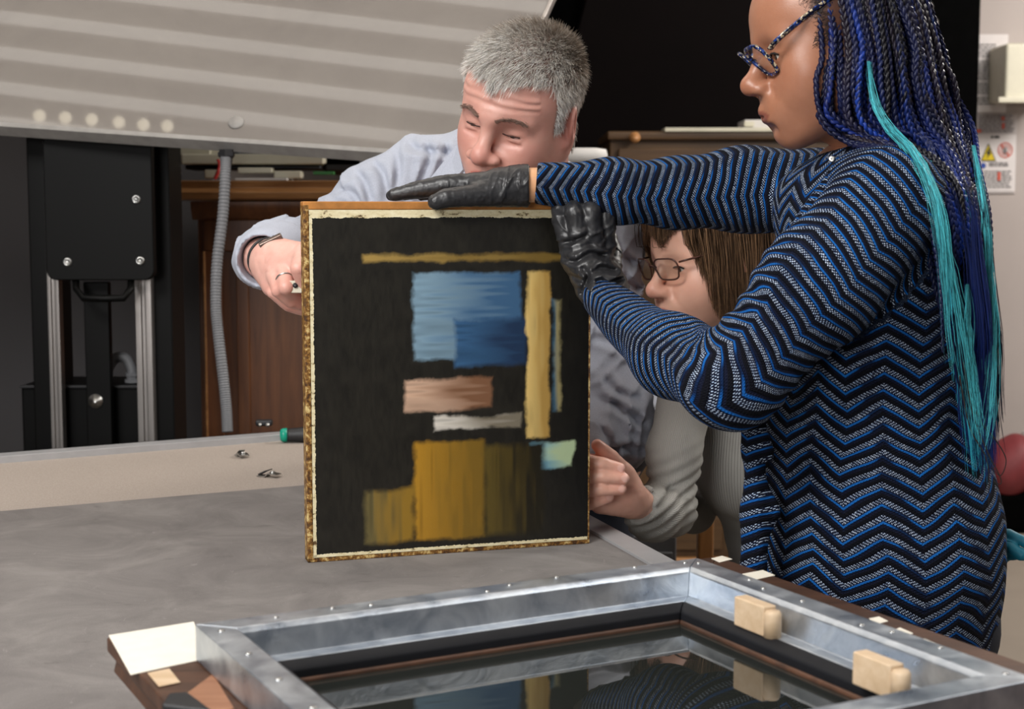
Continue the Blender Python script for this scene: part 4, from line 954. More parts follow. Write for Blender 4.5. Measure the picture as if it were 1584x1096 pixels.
    for sx in (-1, 1):
        mk = sxs == sx; strands('eyebrow', None, W_[mk], .00035, M['hair'], root, np.tile(np.array(srgb(124, 98, 86)[:3]), (mk.sum(), 1)) * RNG.uniform(.7, 1.4, (mk.sum(), 1)))['kind'] = 'stuff'
    # hair
    nrm = nearest_normals(V, F); hm = hairm(q); cand = np.where(hm > .4)[0]; nh = 26000; idx = RNG.choice(cand, nh)
    rt_ = V[idx] + RNG.normal(0, .0009, (nh, 3)); n3 = nrm[idx]; ql = q[idx]; nl_ = n3 @ R
    # comb direction in head space: forward on top, down at the sides
    comb = np.stack([ql[:, 0] * 1.5, np.where(ql[:, 2] > .05, .9, -.25), np.where(ql[:, 2] > .06, -.15, -.8)], 1)
    comb = comb - (comb * nl_).sum(1, keepdims=True) * nl_; comb /= np.linalg.norm(comb, axis=1, keepdims=True) + 1e-6
    topm = np.clip((ql[:, 2] - .03) / .05, 0, 1)[:, None]; clump = vnoise(ql.astype(np.float32), 110)[:, None]
    L = (.009 + .013 * topm) * RNG.uniform(.7, 1.25, (nh, 1)) * s
    d0 = nl_ * (.32 + .42 * topm) + comb * .6 + RNG.normal(0, .16, (nh, 3)) + clump * .5; d0 /= np.linalg.norm(d0, axis=1, keepdims=True)
    d1 = d0 + comb * .75; d1 /= np.linalg.norm(d1, axis=1, keepdims=True)
    p0 = rt_; p1 = p0 + (d0 @ R.T) * L * .45; p2 = p1 + (d1 @ R.T) * L * .55; W_ = np.stack([p0, p1, p2], 1)
    fr_ = np.clip((ql[:, 1] + .05) / .08, 0, 1) * .8 + .4 * (ql[:, 2] < .03); mixv = np.clip(fr_ + RNG.normal(0, .28, nh), 0, 1)[:, None]
    hc = np.array(srgb(140, 126, 112)[:3]) * (1 - mixv) + np.array(srgb(236, 232, 226)[:3]) * mixv; hc = np.clip(hc * RNG.uniform(.65, 1.5, (nh, 1)), 0, .95)
    strands('hair', None, W_, .00031, M['hair'], root, hc)
    # shirt
    sp = [sh_l, el_l, wr_l + (el_l - wr_l) * .22]; 
    def sf(p):
        d = seg(p, (sh_l + sh_r) / 2 + [0, .04, -.10], hip + [0, 0, .02], .150, .160)
        d = smin(d, seg(p, P(760, 300, 2.4), P(900, 360, 2.45), .10, .10), .06)
        d = smin(d, seg(p, P(660, 288, 2.36), P(760, 275, 2.36), .070, .075), .05)
        d = smin(d, seg(p, P(930, 500, 2.42), P(925, 800, 2.52), .075, .085), .05)
        a1 = chain(p, [P(655, 288, 2.35), P(585, 322, 2.34), el_l], (.078, .072, .060), .02)
        a1 = smin(a1, chain(p, [el_l, P(440, 385, 2.22), P(413, 397, 2.16), P(404, 400, 2.135)], (.056, .046, .043, .039), .02), .02)
        a2 = chain(p, [P(925, 378, 2.38), P(940, 520, 2.33), P(948, 640, 2.28)], (.070, .056, .052), .03)
        a2 = smin(a2, seg(p, P(948, 645, 2.28), P(880, 695, 2.14), .050, .040), .02)
        d = smin(d, np.minimum(a1, a2), .022)
        d = smin(d, seg(p, P(948, 660, 2.28), P(960, 690, 2.27), .045, .040), .03)
        neckh = seg(p, neck0, neck1, .064, .070); d = smax(d, -neckh, .01)
        d += creases(p, .0085, (.25, 0, 1), 6, 26, 1) + creases(p, .0075, (.9, 0, .6), 6, 30, 5) + creases(p, .005, (-.8, 0, .6), 7, 34, 9) + wr(p, .001, (22, 22, 12), 4)
        d = d + grooves(p, [((548, 262, 2.28), (566, 285, 2.28), (574, 312, 2.28)), ((575, 248, 2.28), (594, 272, 2.28), (602, 306, 2.28)), ((612, 232, 2.29), (618, 262, 2.29), (612, 300, 2.29)),
            ((522, 292, 2.28), (545, 300, 2.28), (560, 318, 2.28)), ((655, 215, 2.3), (668, 245, 2.3), (650, 290, 2.3)), ((684, 212, 2.3), (690, 240, 2.3), (672, 280, 2.3)), ((632, 222, 2.3), (652, 232, 2.3), (700, 236, 2.3)),
            ((915, 520, 2.28), (945, 528, 2.28), (980, 548, 2.28)), ((920, 610, 2.28), (950, 618, 2.28), (992, 650, 2.28)), ((930, 575, 2.28), (952, 600, 2.28), (985, 612, 2.28)), ((915, 700, 2.28), (945, 680, 2.28), (990, 690, 2.28)),
            ((945, 365, 2.3), (962, 392, 2.3), (990, 412, 2.3)), ((952, 440, 2.3), (966, 432, 2.3), (992, 450, 2.3)), ((918, 640, 2.28), (935, 665, 2.28), (948, 720, 2.28))], .0062, .0055, 0)
        cuff = smax(seg(p, P(434, 392, 2.18), P(412, 400, 2.125), .0475, .0450), -seg(p, P(434, 392, 2.18), P(404, 403, 2.10), .0375, .0345), .003)
        d = smax(d, -seg(p, P(412, 399, 2.15), P(396, 404, 2.10), .0335, .0345), .004); d = smin(d, cuff, .003)
        return d
    lo, hi = bbox([P(375, 350, 2.1), P(1000, 350, 2.6), P(900, 850, 2.6), hip, P(700, 200, 2.3)], .14); lo[2] = .95; V, F = netmesh(sf, lo, hi, .0045)
    obj('shirt', V, F, M['shirt'], root)
    # collar
    def cf(p):
        n2 = neck0 + (neck1 - neck0) * .45; d = np.abs(seg(p, n2 + R[:, 1] * .005, neck1 + [0, 0, .01], .070, .082)) - .0018
        lim = (p - n2) @ ((neck1 - neck0) / np.linalg.norm(neck1 - neck0)); return smax(d, np.maximum(-lim + .01, lim - .075), .002)
    lo, hi = bbox([neck0, neck1], .11); V, F = netmesh(cf, lo, hi, .003); obj('collar', V, F, M['shirt'], root)
    pa = [P(709, 282, 2.10), P(722, 262, 2.16), P(655, 306, 2.14), P(640, 318, 2.12), P(700, 300, 2.08)]
    cl = [P(708, 222, 2.14), P(662, 280, 2.15), P(684, 300, 2.13), P(716, 262, 2.10)]
    nn_ = np.cross(cl[1] - cl[0], cl[3] - cl[0]); nn_ /= np.linalg.norm(nn_); obj('collar_point', cl + [v - nn_ * .004 for v in cl], [(0, 1, 2, 3), (7, 6, 5, 4), (0, 4, 5, 1), (1, 5, 6, 2), (2, 6, 7, 3), (3, 7, 4, 0)], M['shirt'], root, False)
    # watch and ring
    wc = P(417, 401, 2.088); wd = (P(424, 408, 2.07) - P(406, 396, 2.13)); wd /= np.linalg.norm(wd); side = np.cross(wd, [0, 0, 1.]); side /= np.linalg.norm(side); top_ = np.cross(side, wd)
    wt = empty('wrist_watch', tuple(wc)); wt.parent = root; wt.location = Vector(wc) - Vector(root.location)
    ring = [wc + .0295 * (math.cos(a) * side + math.sin(a) * top_) for a in np.linspace(0, 2 * math.pi, 40)]
    V, F = tube(ring, .0055, 8, False, .45); obj('watch_strap', V, F, M['grip'], root)
    wcen = P(419, 373, 2.062); a1 = P(438, 366, 2.065) - P(400, 384, 2.06); a1 /= np.linalg.norm(a1); a2 = -wd; a3 = np.cross(a1, a2); a3 /= np.linalg.norm(a3); a2 = np.cross(a3, a1)
    M['bronze'] = plain('brushed_case', srgb(128, 112, 104), .3, .8)
    obox('watch_case', wcen, a1, a2, a3, (-.017, -.006, -.0045), (.017, .006, .0045), M['bronze'], root, .0018)
    bpy.data.objects.remove(wt)
    ro, rd = g(441.5, 433, 2.007), g(443, 444, 1.995) - g(440, 420, 2.02); rd /= np.linalg.norm(rd); u1 = np.cross(rd, [0, 1, 0]); u1 /= np.linalg.norm(u1); u2 = np.cross(rd, u1)
    V, F = tube([ro + .0122 * (math.cos(a) * u1 + math.sin(a) * u2) for a in np.linspace(0, 2 * math.pi, 32)], .0013, 6, False); obj('ring', V, F, M['steel'], root)
    legs(root, hip, [(.05, 2.86, 0), (.21, 2.90, 0)], M['navy'], (-.2, -.98, 0))
    ob = pxbox('white_bracket', 448, 434, 474, 453, 1.99, .012, M['cream'], None, .001); tag(ob, 'small white plastic bracket held by the man behind the painting edge', 'bracket')
    V, F = lathe([(0, 0), (.0035, 0), (.0035, .002), (0, .002)], P(457, 441, 1.9899), (0, -1, 0), 12); obj('bracket_hole', V, F, M['grip'], ob)
    return root
build_man()
# ---------------------------------------------------------------- SEATED WOMAN
def rib_mat(name, c1, c2, per=.0036):
    t = NT(name); a = t.n('ShaderNodeAttribute'); a.attribute_name = 'knit'; sp = t.n('ShaderNodeSeparateXYZ'); t.l(a.outputs['Vector'], sp.inputs[0])
    s_ = t.math('SINE', t.math('MULTIPLY', sp.outputs[0], 2 * math.pi / per)); h = t.math('MULTIPLY_ADD', s_, .5, .5)
    f = t.noise(t.coord(), 500, 2); t.set(t.mix(t.math('MULTIPLY', h, .55), c2, c1), .85); t.bump(t.math('ADD', h, t.math('MULTIPLY', f, .3)), .5, .0012); return t.m
def uvfield(V, arms, tors_c, tors_u=.17, bias=0.0):
    """returns knit coordinates: nearest arm chain or torso"""
    U = np.arctan2(V[:, 0] - tors_c[0], -(V[:, 1] - tors_c[1])) * tors_u; W_ = V[:, 2].copy(); k = np.zeros(len(V))
    best = np.full(len(V), bias)
    for pts, rad in arms:
        d, u, v = chain_uv(V, pts); d = d - rad; m = d < best; best[m] = d[m]; U[m] = u[m]; W_[m] = v[m]; k[m] = 1
    return np.stack([U, W_, k], 1)
def glasses(root, o, R, s, mat, lensmat, z0=0.0, tz=0.0, sh='rect', yf=.103, name='glasses'):
    L = lambda a: o + R @ (np.array(a) * s)
    def lens_out(sx):
        pts = []
        for i in range(28):
            a = 2 * math.pi * i / 28; ca, sa = math.cos(a), math.sin(a); e = .55 if sh == 'rect' else .72
            x = .0245 * np.sign(ca) * abs(ca) ** e; z = .0165 * np.sign(sa) * abs(sa) ** e
            if sh == 'cat': z = z * 1.12 + (.005 * max(0, x / .0245) ** 2 if sa > 0 else 0); x *= .86
            if sa < 0: x *= .9
            pts.append((sx * (.0315 + x), yf - .012 * ((abs(x + .03) / .055) ** 2) * .9 + (.010 if sh == 'cat' else .004) * (z / .0165), z0 + z))
        return pts
    g = empty('glasses', tuple(o)); g.parent = root; g.location = Vector(o) - Vector(root.location)
    th = .0014 if sh == 'rect' else .0025
    for sx in (-1, 1):
        pts = lens_out(sx); W_ = [L(p) for p in pts]; V, F = tube(W_ + [W_[0]], th, 8, False); obj('rim', V, F, mat, g)
        c = sum(W_) / len(W_); V = [c] + W_; F = [[0, i + 1, (i + 1) % 28 + 1] for i in range(28)]; 
        fw_ = R[:, 1] * .0008; V = [v + fw_ for v in V] + [v - fw_ for v in V]; F = F + [[29 + q for q in f[::-1]] for f in F]
        obj('lens', V, F, lensmat, g)
        hx = .0565; ps = [L((sx * hx, yf - .012, z0 + .010)), L((sx * (hx + .013), yf - .022, z0 + .011 + tz * .15)), L((sx * .0765, .035, z0 + .010 + tz * .6)), L((sx * .0795, -.012, z0 + .006 + tz)), L((sx * .078, -.03, z0 - .012 + tz))]
        V, F = tube(spline(ps, 26), .0042 if sh == 'cat' else .0018, 8, flat=.9 if sh != 'cat' else .5); V = np.array(V); obj('temple_arm', V, F, mat, g)
    V, F = tube(spline([L((-.0085, yf - .001, z0 + .003)), L((0, yf + .003, z0 + .006)), L((.0085, yf - .001, z0 + .003))], 9), th, 8); obj('bridge', V, F, mat, g)
    return g
def mk_lens():
    t = NT('spectacle_lens'); nt = t.t; tr = t.n('ShaderNodeBsdfTransparent'); gl = t.n('ShaderNodeBsdfGlossy'); mx = t.n('ShaderNodeMixShader'); fr_ = t.n('ShaderNodeMath', operation='MULTIPLY_ADD'); lw = t.n('ShaderNodeLayerWeight'); lw.inputs[0].default_value = .2; nt.links.new(lw.outputs['Facing'], fr_.inputs[0]); fr_.inputs[1].default_value = .25; fr_.inputs[2].default_value = .03
    tr.inputs[0].default_value = (.95, .95, .93, 1); gl.inputs['Roughness'].default_value = .03
    nt.links.new(fr_.outputs[0], mx.inputs[0]); nt.links.new(tr.outputs[0], mx.inputs[1]); nt.links.new(gl.outputs[0], mx.inputs[2])
    nt.links.new(mx.outputs[0], nt.nodes['Material Output'].inputs[0]); return t.m
M['lens'] = mk_lens()
def build_seated():
    pit = math.radians(-7); ya = math.radians(64)
    fwd = np.array([-math.sin(ya) * math.cos(pit), -math.cos(ya) * math.cos(pit), math.sin(pit)]); R = basis(fwd, math.radians(-2)); s = 1.0
    o = place_head(P(1002, 452, 2.27), R, s)
    f, loc = head_sdf(o, R, s, jaw=1.0, nose=1.08, lipf=.75, cheek=1.12, brow=.6, lid=-.7, nw=1.0, fem=1)
    n0 = o + R @ np.array([0, -.035, -.06]) * s; n1 = P(1130, 600, 2.38)
    hf = lambda p: smin(f(p), seg(p, n0, n1, .052, .058), .03)
    lo, hi = bbox([o], .15); V, F = netmesh(hf, np.minimum(lo, n1 - .07), np.maximum(hi, n1 + .07), .0024)
    q = (V - o) @ R / s; base = srgb(226, 178, 156); c = skincol(q, base, srgb(186, 112, 104), srgb(222, 150, 132))
    sh_n, el_n, wr_n = P(1062, 612, 2.24), P(1036, 788, 2.19), P(988, 778, 2.09)
    sh_f = P(1075, 590, 2.60); el_f, wr_f = P(1072, 790, 2.54), P(1005, 778, 2.30)
    hip = np.array([.52, 2.50, .56]); ch_ = P(1140, 660, 2.42)
    def bf(p):
        d = smin(seg(p, P(1210, 710, 2.45), hip, .08, .10), seg(p, sh_n, sh_f, .035, .035), .05)
        d = smin(d, chain(p, [sh_n, el_n, wr_n], (.030, .026, .020)), .02); return smin(d, chain(p, [sh_f, el_f, wr_f], (.030, .026, .020)), .02)
    lo, hi = bbox([sh_n, sh_f, hip, el_n, wr_f], .15); V2, F2 = netmesh(bf, lo, hi, .009)
    g = lambda x, y, Y=2.02: P(x, y, Y)
    pl = [(g(972, 765, 2.07), g(925, 752, 2.045), .021, .020), (g(968, 742, 2.07), g(925, 722, 2.045), .018, .018), (g(975, 780, 2.075), g(930, 775, 2.045), .019, .018), (g(962, 730, 2.065), g(945, 712, 2.05), .015, .013)]
    fi = [([g(915, 712, 2.035), g(900, 712, 2.005), g(930, 717, 1.998), g(958, 724, 2.006)], (.0100, .0100, .0098, .0085)),
          ([g(915, 735, 2.035), g(899, 736, 2.002), g(932, 736, 1.995), g(964, 740, 2.003)], (.0102, .0102, .0100, .0088)),
          ([g(915, 757, 2.035), g(899, 758, 2.004), g(930, 756, 1.997), g(960, 756, 2.005)], (.0100, .0100, .0096, .0084)),
          ([g(915, 778, 2.035), g(897, 781, 2.010), g(920, 775, 2.003), g(941, 769, 2.010)], (.0092, .0092, .0088, .0076)),
          ([g(962, 730, 2.06), g(945, 706, 2.045), g(930, 694, 2.035), g(924, 688, 2.033)], (.0125, .0105, .0100, .0085))]
    wl = [(g(992, 780, 2.10), g(970, 765, 2.075), .023, .022)]
    hd_ = hand(fi, pl, wl, .0035); lo, hi = bbox(allpts(fi, pl, wl), .03); V3, F3 = netmesh(lambda p: hd_(p) + wr(p, .0003, (110, 110, 110), 2), lo, hi, .0017)
    c3 = np.tile(np.array(srgb(230, 178, 158)[:3]), (len(V3), 1))
    for k, (pts, _) in enumerate(fi):
        m = np.exp(-(np.linalg.norm(V3 - pts[-1], axis=1) / .011) ** 2)[:, None] * .5; c3 = c3 * (1 - m) + np.array(srgb(222, 140, 126)[:3]) * m
        if k < 4:
            nc = pts[-1] + np.array([.004, -.009, .002]); m = (np.linalg.norm((V3 - nc) / [.0075, .006, .0058], axis=1) < 1)[:, None] * .7; c3 = c3 * (1 - m) + np.array(srgb(240, 196, 184)[:3]) * m
    g2 = [(wr_f, P(975, 768, 2.20), .022, .02)]; fi2 = [([P(972, 755 + 8 * i, 2.18), P(955, 750 + 9 * i, 2.12), P(950, 752 + 9 * i, 2.085)], (.009, .0085, .0075)) for i in range(4)] + [([P(980, 755, 2.2), P(966, 742, 2.15), P(958, 736, 2.11)], (.010, .009, .008))]
    h2 = hand(fi2, g2, g2); lo, hi = bbox(allpts(fi2, g2, g2), .03); V4, F4 = netmesh(h2, lo, hi, .003)
    Vb, Fb = join([(V, F), (V2, F2), (V3, F3), (V4, F4)]); bc = np.array(base[:3])
    root = empty('person', (hip[0], hip[1], 0), 'seated woman with brown bob and glasses in a light grey ribbed sweater', 'person')
    obj('body', Vb, Fb, M['skin_woman'], root, col=np.vstack([c, np.tile(bc, (len(V2), 1)), c3, np.tile(bc, (len(V4), 1))]))
    for sx in (-1, 1):
        e = o + R @ np.array([sx * .0315, .0668, -.006]) * s; V_, F_ = netmesh(lambda p: sph(p, e, .0133 * s), e - .02, e + .02, .0035); obj('eye', V_, F_, M['eye'], root)
        pu = e + R @ np.array([0, .0126, -.0015]) * s; V_, F_ = netmesh(lambda p: ell(p, pu, (.0048, .0012, .0048), np.asarray(R, np.float32)), pu - .008, pu + .008, .0012); obj('iris', V_, F_, M['iris'], root)
        V_, F_ = tube(spline([o + R @ (np.array(a) * s) for a in ((sx * .0185, .0815, -.0045), (sx * .027, .0835, -.0030), (sx * .036, .0815, -.0032), (sx * .042, .0775, -.006))], 14), .0012, 5); obj('eyelid_line', V_, F_, M['lash'], root)
    M['tort'] = plain('brown_spectacle_frame', srgb(66, 36, 26), .3, var=.4, scale=70)
    glasses(root, o, R, s, M['tort'], M['lens'], z0=-.004, tz=.012, yf=.106)
    # bob hair: cap and strands
    er = np.array([.089, .112, .099]); ec = np.array([0, -.014, .030])
    def cap(p):
        q_ = loc(p); d = ell(q_, ec, er - .006)
        d = smin(d, ell(q_, (0, -.050, -.035), (.082, .066, .075)), .03)
        for sx in (-1, 1): d = smin(d, ell(q_, (sx * .073, -.022, -.040), (.017, .034, .072)), .02)
        d = smax(d, -ell(q_, (0, .085, -.050), (.0695, .098, .099)), .012); return d * s
    lo, hi = bbox([o], .16); V_, F_ = netmesh(cap, lo, hi, .004); M['bobcap'] = plain('brown_hair_base', srgb(58, 42, 30), .6, var=.3, scale=120)
    hr = obj('hair', V_, F_, M['bobcap'], root)
    n = 5200; ph = RNG.uniform(-math.pi, math.pi, n); lay = RNG.uniform(-.004, .006, n); m = 15
    cx_ = RNG.normal(0, .016, n); cy_ = RNG.normal(.02, .026, n)         # parting area on the crown
    pts = np.zeros((n, m, 3)); el_ = np.linspace(.12, 1.0, m); pass
    aph = np.abs(ph)             # 0 = front
    front = np.clip((1.15 - aph) / .5, 0, 1)
    zend = -.105 + front * (.150 + .010 * np.sin(ph * 9)) + RNG.normal(0, .004, n); zend = np.where((aph > .85) & (aph < 1.35), zend - .01, zend); zend = np.where(aph > 2.2, -.085 + RNG.normal(0, .005, n), zend)
    tmax = np.where(zend - ec[2] > 0, np.arccos(np.clip((zend - ec[2]) / er[2], -1, 1)) / (math.pi / 2), 1.45)
    for k in range(m):
        tt = el_[k]; th = tt * math.pi / 2 * 1.0
        # along the skull until the equator, then hang down
        tot = tt * tmax; th = np.minimum(tot, 1.0) * math.pi / 2
        x = np.sin(ph) * np.sin(th) * (er[0] + lay); y = np.cos(ph) * np.sin(th) * (er[1] + lay); z = np.cos(th) * (er[2] + lay)
        dn = np.clip(tot - 1.0, 0, 1) / .45; zt_ = zend - ec[2]
        z = np.where(tot > 1, dn * np.minimum(zt_, 0), z); 
        pinch = np.clip(-z - .02, 0, .1); x *= 1 - pinch * 1.4; y = np.where(np.abs(ph) > 1.2, y * (1 - pinch * 1.2), y)
        pts[:, k] = np.stack([x + cx_ * (1 - tt), y + cy_ * (1 - tt) * .6, z], 1) + ec
    pts[:, :, 0] += np.cumsum(RNG.normal(0, .0006, (n, m)), 1); W_ = o + pts @ R.T * s
    tone = (RNG.random(n)[:, None] ** 1.6); cols = np.array(srgb(56, 40, 28)[:3]) * (1 - tone) + np.array(srgb(160, 124, 92)[:3]) * tone
    strands('hair_strands', None, W_, .0007, M['hair'], hr, cols)
    # sweater
    arms = [([sh_n, P(1042, 700, 2.205), el_n, P(1010, 796, 2.14), wr_n], .034), ([sh_f, el_f, wr_f], .034)]
    def sf(p):
        d = smin(ell(p, P(1165, 690, 2.42), (.105, .17, .125)), seg(p, P(1200, 700, 2.45), hip + [0, 0, .06], .105, .125), .05)
        d = smin(d, ell(p, P(1140, 716, 2.34), (.058, .07, .080)), .03); d = smin(d, ell(p, P(1135, 716, 2.50), (.055, .07, .078)), .03)
        d = smin(d, seg(p, P(1075, 600, 2.28), P(1120, 585, 2.52), .044, .044), .05); d = smin(d, seg(p, P(1100, 590, 2.34), P(1170, 660, 2.42), .06, .1), .04)
        a = chain(p, arms[0][0], (.045, .0385, .036, .036, .0285), .022); d = smin(d, a, .02)
        a = chain(p, arms[1][0], (.042, .036, .028), .02); d = smin(d, a, .02)
        cu = smax(seg(p, P(1000, 784, 2.12), P(982, 772, 2.08), .0315, .0335), -seg(p, P(1000, 784, 2.12), P(965, 762, 2.05), .029, .032), .003)
        pl_n = (P(976, 770, 2.06) - P(1004, 788, 2.12)); pl_n = pl_n / np.linalg.norm(pl_n); d = smax(d, np.where(p[:, 1] < 2.22, ((p - P(989, 778, 2.092)) @ pl_n), -1), .003)
        d = smax(d, -seg(p, n0, n1, .054, .060), .006)
        zz_ = np.exp(-((p[:, 2] - P(0, 760, 2.19)[2]) / .05) ** 2); arm_w = np.clip(1 - np.abs(a) / .05, 0, 1)
        d += .0028 * np.sin(p[:, 2] * 330 - p[:, 0] * 160 + vnoise(p, 20) * 4) * zz_ * (p[:, 1] < 2.26) + wr(p, .0016, (16, 16, 24), 3)
        return d
    lo, hi = bbox([sh_n, sh_f, hip, el_n, wr_n, wr_f, P(1000, 850, 2.2)], .14); V, F = netmesh(sf, lo, hi, .0042)
    M['sweater'] = rib_mat('ribbed_grey_sweater', srgb(192, 190, 184), srgb(148, 146, 141))
    obj('sweater', V, F, M['sweater'], root, uv=uvfield(V, arms, P(1165, 690, 2.42), .12, .012))
    legs(root, hip + [0, 0, -.02], [(.16, 2.36, 0), (.18, 2.54, 0)], M['charcoal'], (-.95, -.1, 0), knees=[(.18, 2.35, .50), (.19, 2.52, .50)])
    st = empty('stool', (.54, 2.52, 0), 'round dark stool under the seated woman', 'stool')
    b = MB(); V, F = lathe([(0, .36), (.17, .36), (.18, .38), (.17, .41), (0, .415)], (.54, 2.52, 0), (0, 0, 1), 28); b.add(V, F); b.build('seat', M['grip'], st)
    for k in range(4):
        a = math.pi / 4 + k * math.pi / 2; V, F = tube([(.54 + .1 * math.cos(a), 2.52 + .1 * math.sin(a), .39), (.54 + .17 * math.cos(a), 2.52 + .17 * math.sin(a), 0.0)], .012, 8); obj('leg', V, F, M['steel'], st)
build_seated()
pd = empty('drawer_pedestal', (.27, 3.3, 0), 'dark grey drawer unit under the elbow of the seated woman', 'drawer unit')
M['pedestal'] = plain('pedestal_grey', srgb(70, 70, 72), .6, var=.05)
_x0, _x1, _zt = P(955, 0, 3.3)[0], P(1056, 0, 3.3)[0], P(0, 828, 3.3)[2]
box('carcass', _x0, _x1, 3.3, 3.7, .02, _zt, M['pedestal'], pd, .006)
for k in range(2): box('drawer', _x0 + .01, _x1 - .01, 3.29, 3.30, .04 + k * _zt * .48, _zt * .46 + k * _zt * .48, M['pedestal'], pd, .002)
# ---------------------------------------------------------------- WOMAN IN THE BLUE CARDIGAN
def knit_mat():
    t = NT('chevron_knit'); a = t.n('ShaderNodeAttribute'); a.attribute_name = 'knit'; sp = t.n('ShaderNodeSeparateXYZ'); t.l(a.outputs['Vector'], sp.inputs[0])
    u, v, k = sp.outputs
    # zigzag: larger on the sleeves
    per = t.math('MULTIPLY_ADD', k, .018, .042); slope = t.math('MULTIPLY_ADD', k, -.28, .58)
    wob = t.noise(t.coord(), 9, 2); uu = t.math('MULTIPLY_ADD', wob, .03, u); v = t.math('MULTIPLY_ADD', t.noise(t.coord(), 7, 2), .022, v)
    zg = t.math('MULTIPLY', t.math('PINGPONG', uu, per), slope)
    zg2 = zg
    T_ = t.math('MULTIPLY_ADD', k, -.0056, .0186)
    w_ = t.math('ADD', v, zg2); ph = t.math('FRACT', t.math('DIVIDE', w_, T_))
    def band(a_, b_, soft=.03):
        x = t.n('ShaderNodeMapRange', interpolation_type='SMOOTHSTEP'); t.l(ph, x.inputs[0]); x.inputs[1].default_value = a_ - soft; x.inputs[2].default_value = a_ + soft
        y = t.n('ShaderNodeMapRange', interpolation_type='SMOOTHSTEP'); t.l(ph, y.inputs[0]); y.inputs[1].default_value = b_ - soft; y.inputs[2].default_value = b_ + soft; y.inputs[3].default_value = 1; y.inputs[4].default_value = 0
        return t.math('MULTIPLY', x.outputs[0], y.outputs[0])
    blue = band(.04, .20); black = band(.62, .86); speck = band(.26, .60)
    # knit stitches: checker-like grid in (u, w)
    f = 2 * math.pi / .0031
    c1 = t.math('SINE', t.math('MULTIPLY', u, f)); c2 = t.math('SINE', t.math('MULTIPLY', w_, f)); st = t.math('MULTIPLY', c1, c2)
    rn = t.noise(t.coord(), 420, 2, .6); stn = t.math('ADD', st, t.math('MULTIPLY', t.math('SUBTRACT', rn, .5), 2.2))
    dots = t.n('ShaderNodeMapRange', interpolation_type='SMOOTHSTEP'); t.l(stn, dots.inputs[0]); dots.inputs[1].default_value = .2; dots.inputs[2].default_value = .65
    base = srgb(15, 20, 40); big = t.ramp(t.noise(t.coord(), 5, 3), [(.35, srgb(14, 66, 132)), (.65, srgb(24, 104, 186))])
    seg_ = t.math('PINGPONG', t.math('MULTIPLY_ADD', v, .22, t.math('ADD', uu, .012)), t.math('MULTIPLY', per, 1.0)); sm_ = t.n('ShaderNodeMapRange', interpolation_type='SMOOTHSTEP'); t.l(t.math('DIVIDE', seg_, per), sm_.inputs[0]); sm_.inputs[1].default_value = .12; sm_.inputs[2].default_value = .32; sm_.inputs[3].default_value = .12
    col = t.mix(t.math('MULTIPLY', blue, sm_.outputs[0]), base, big)
    col = t.mix(t.math('MULTIPLY', speck, dots.outputs[0]), col, t.mix(t.noise(t.coord(), 160, 2), srgb(110, 150, 200), srgb(232, 240, 250)))
    col = t.mix(black, col, srgb(9, 11, 20)); t.set(col, .9, Specular_IOR_Level=.15)
    ribs = t.math('ADD', t.math('MULTIPLY', blue, .9), t.math('MULTIPLY', black, 1.0)); h = t.math('ADD', ribs, t.math('MULTIPLY', stn, .16))
    t.bump(h, .9, .0030); return t.m
M['knit'] = knit_mat()
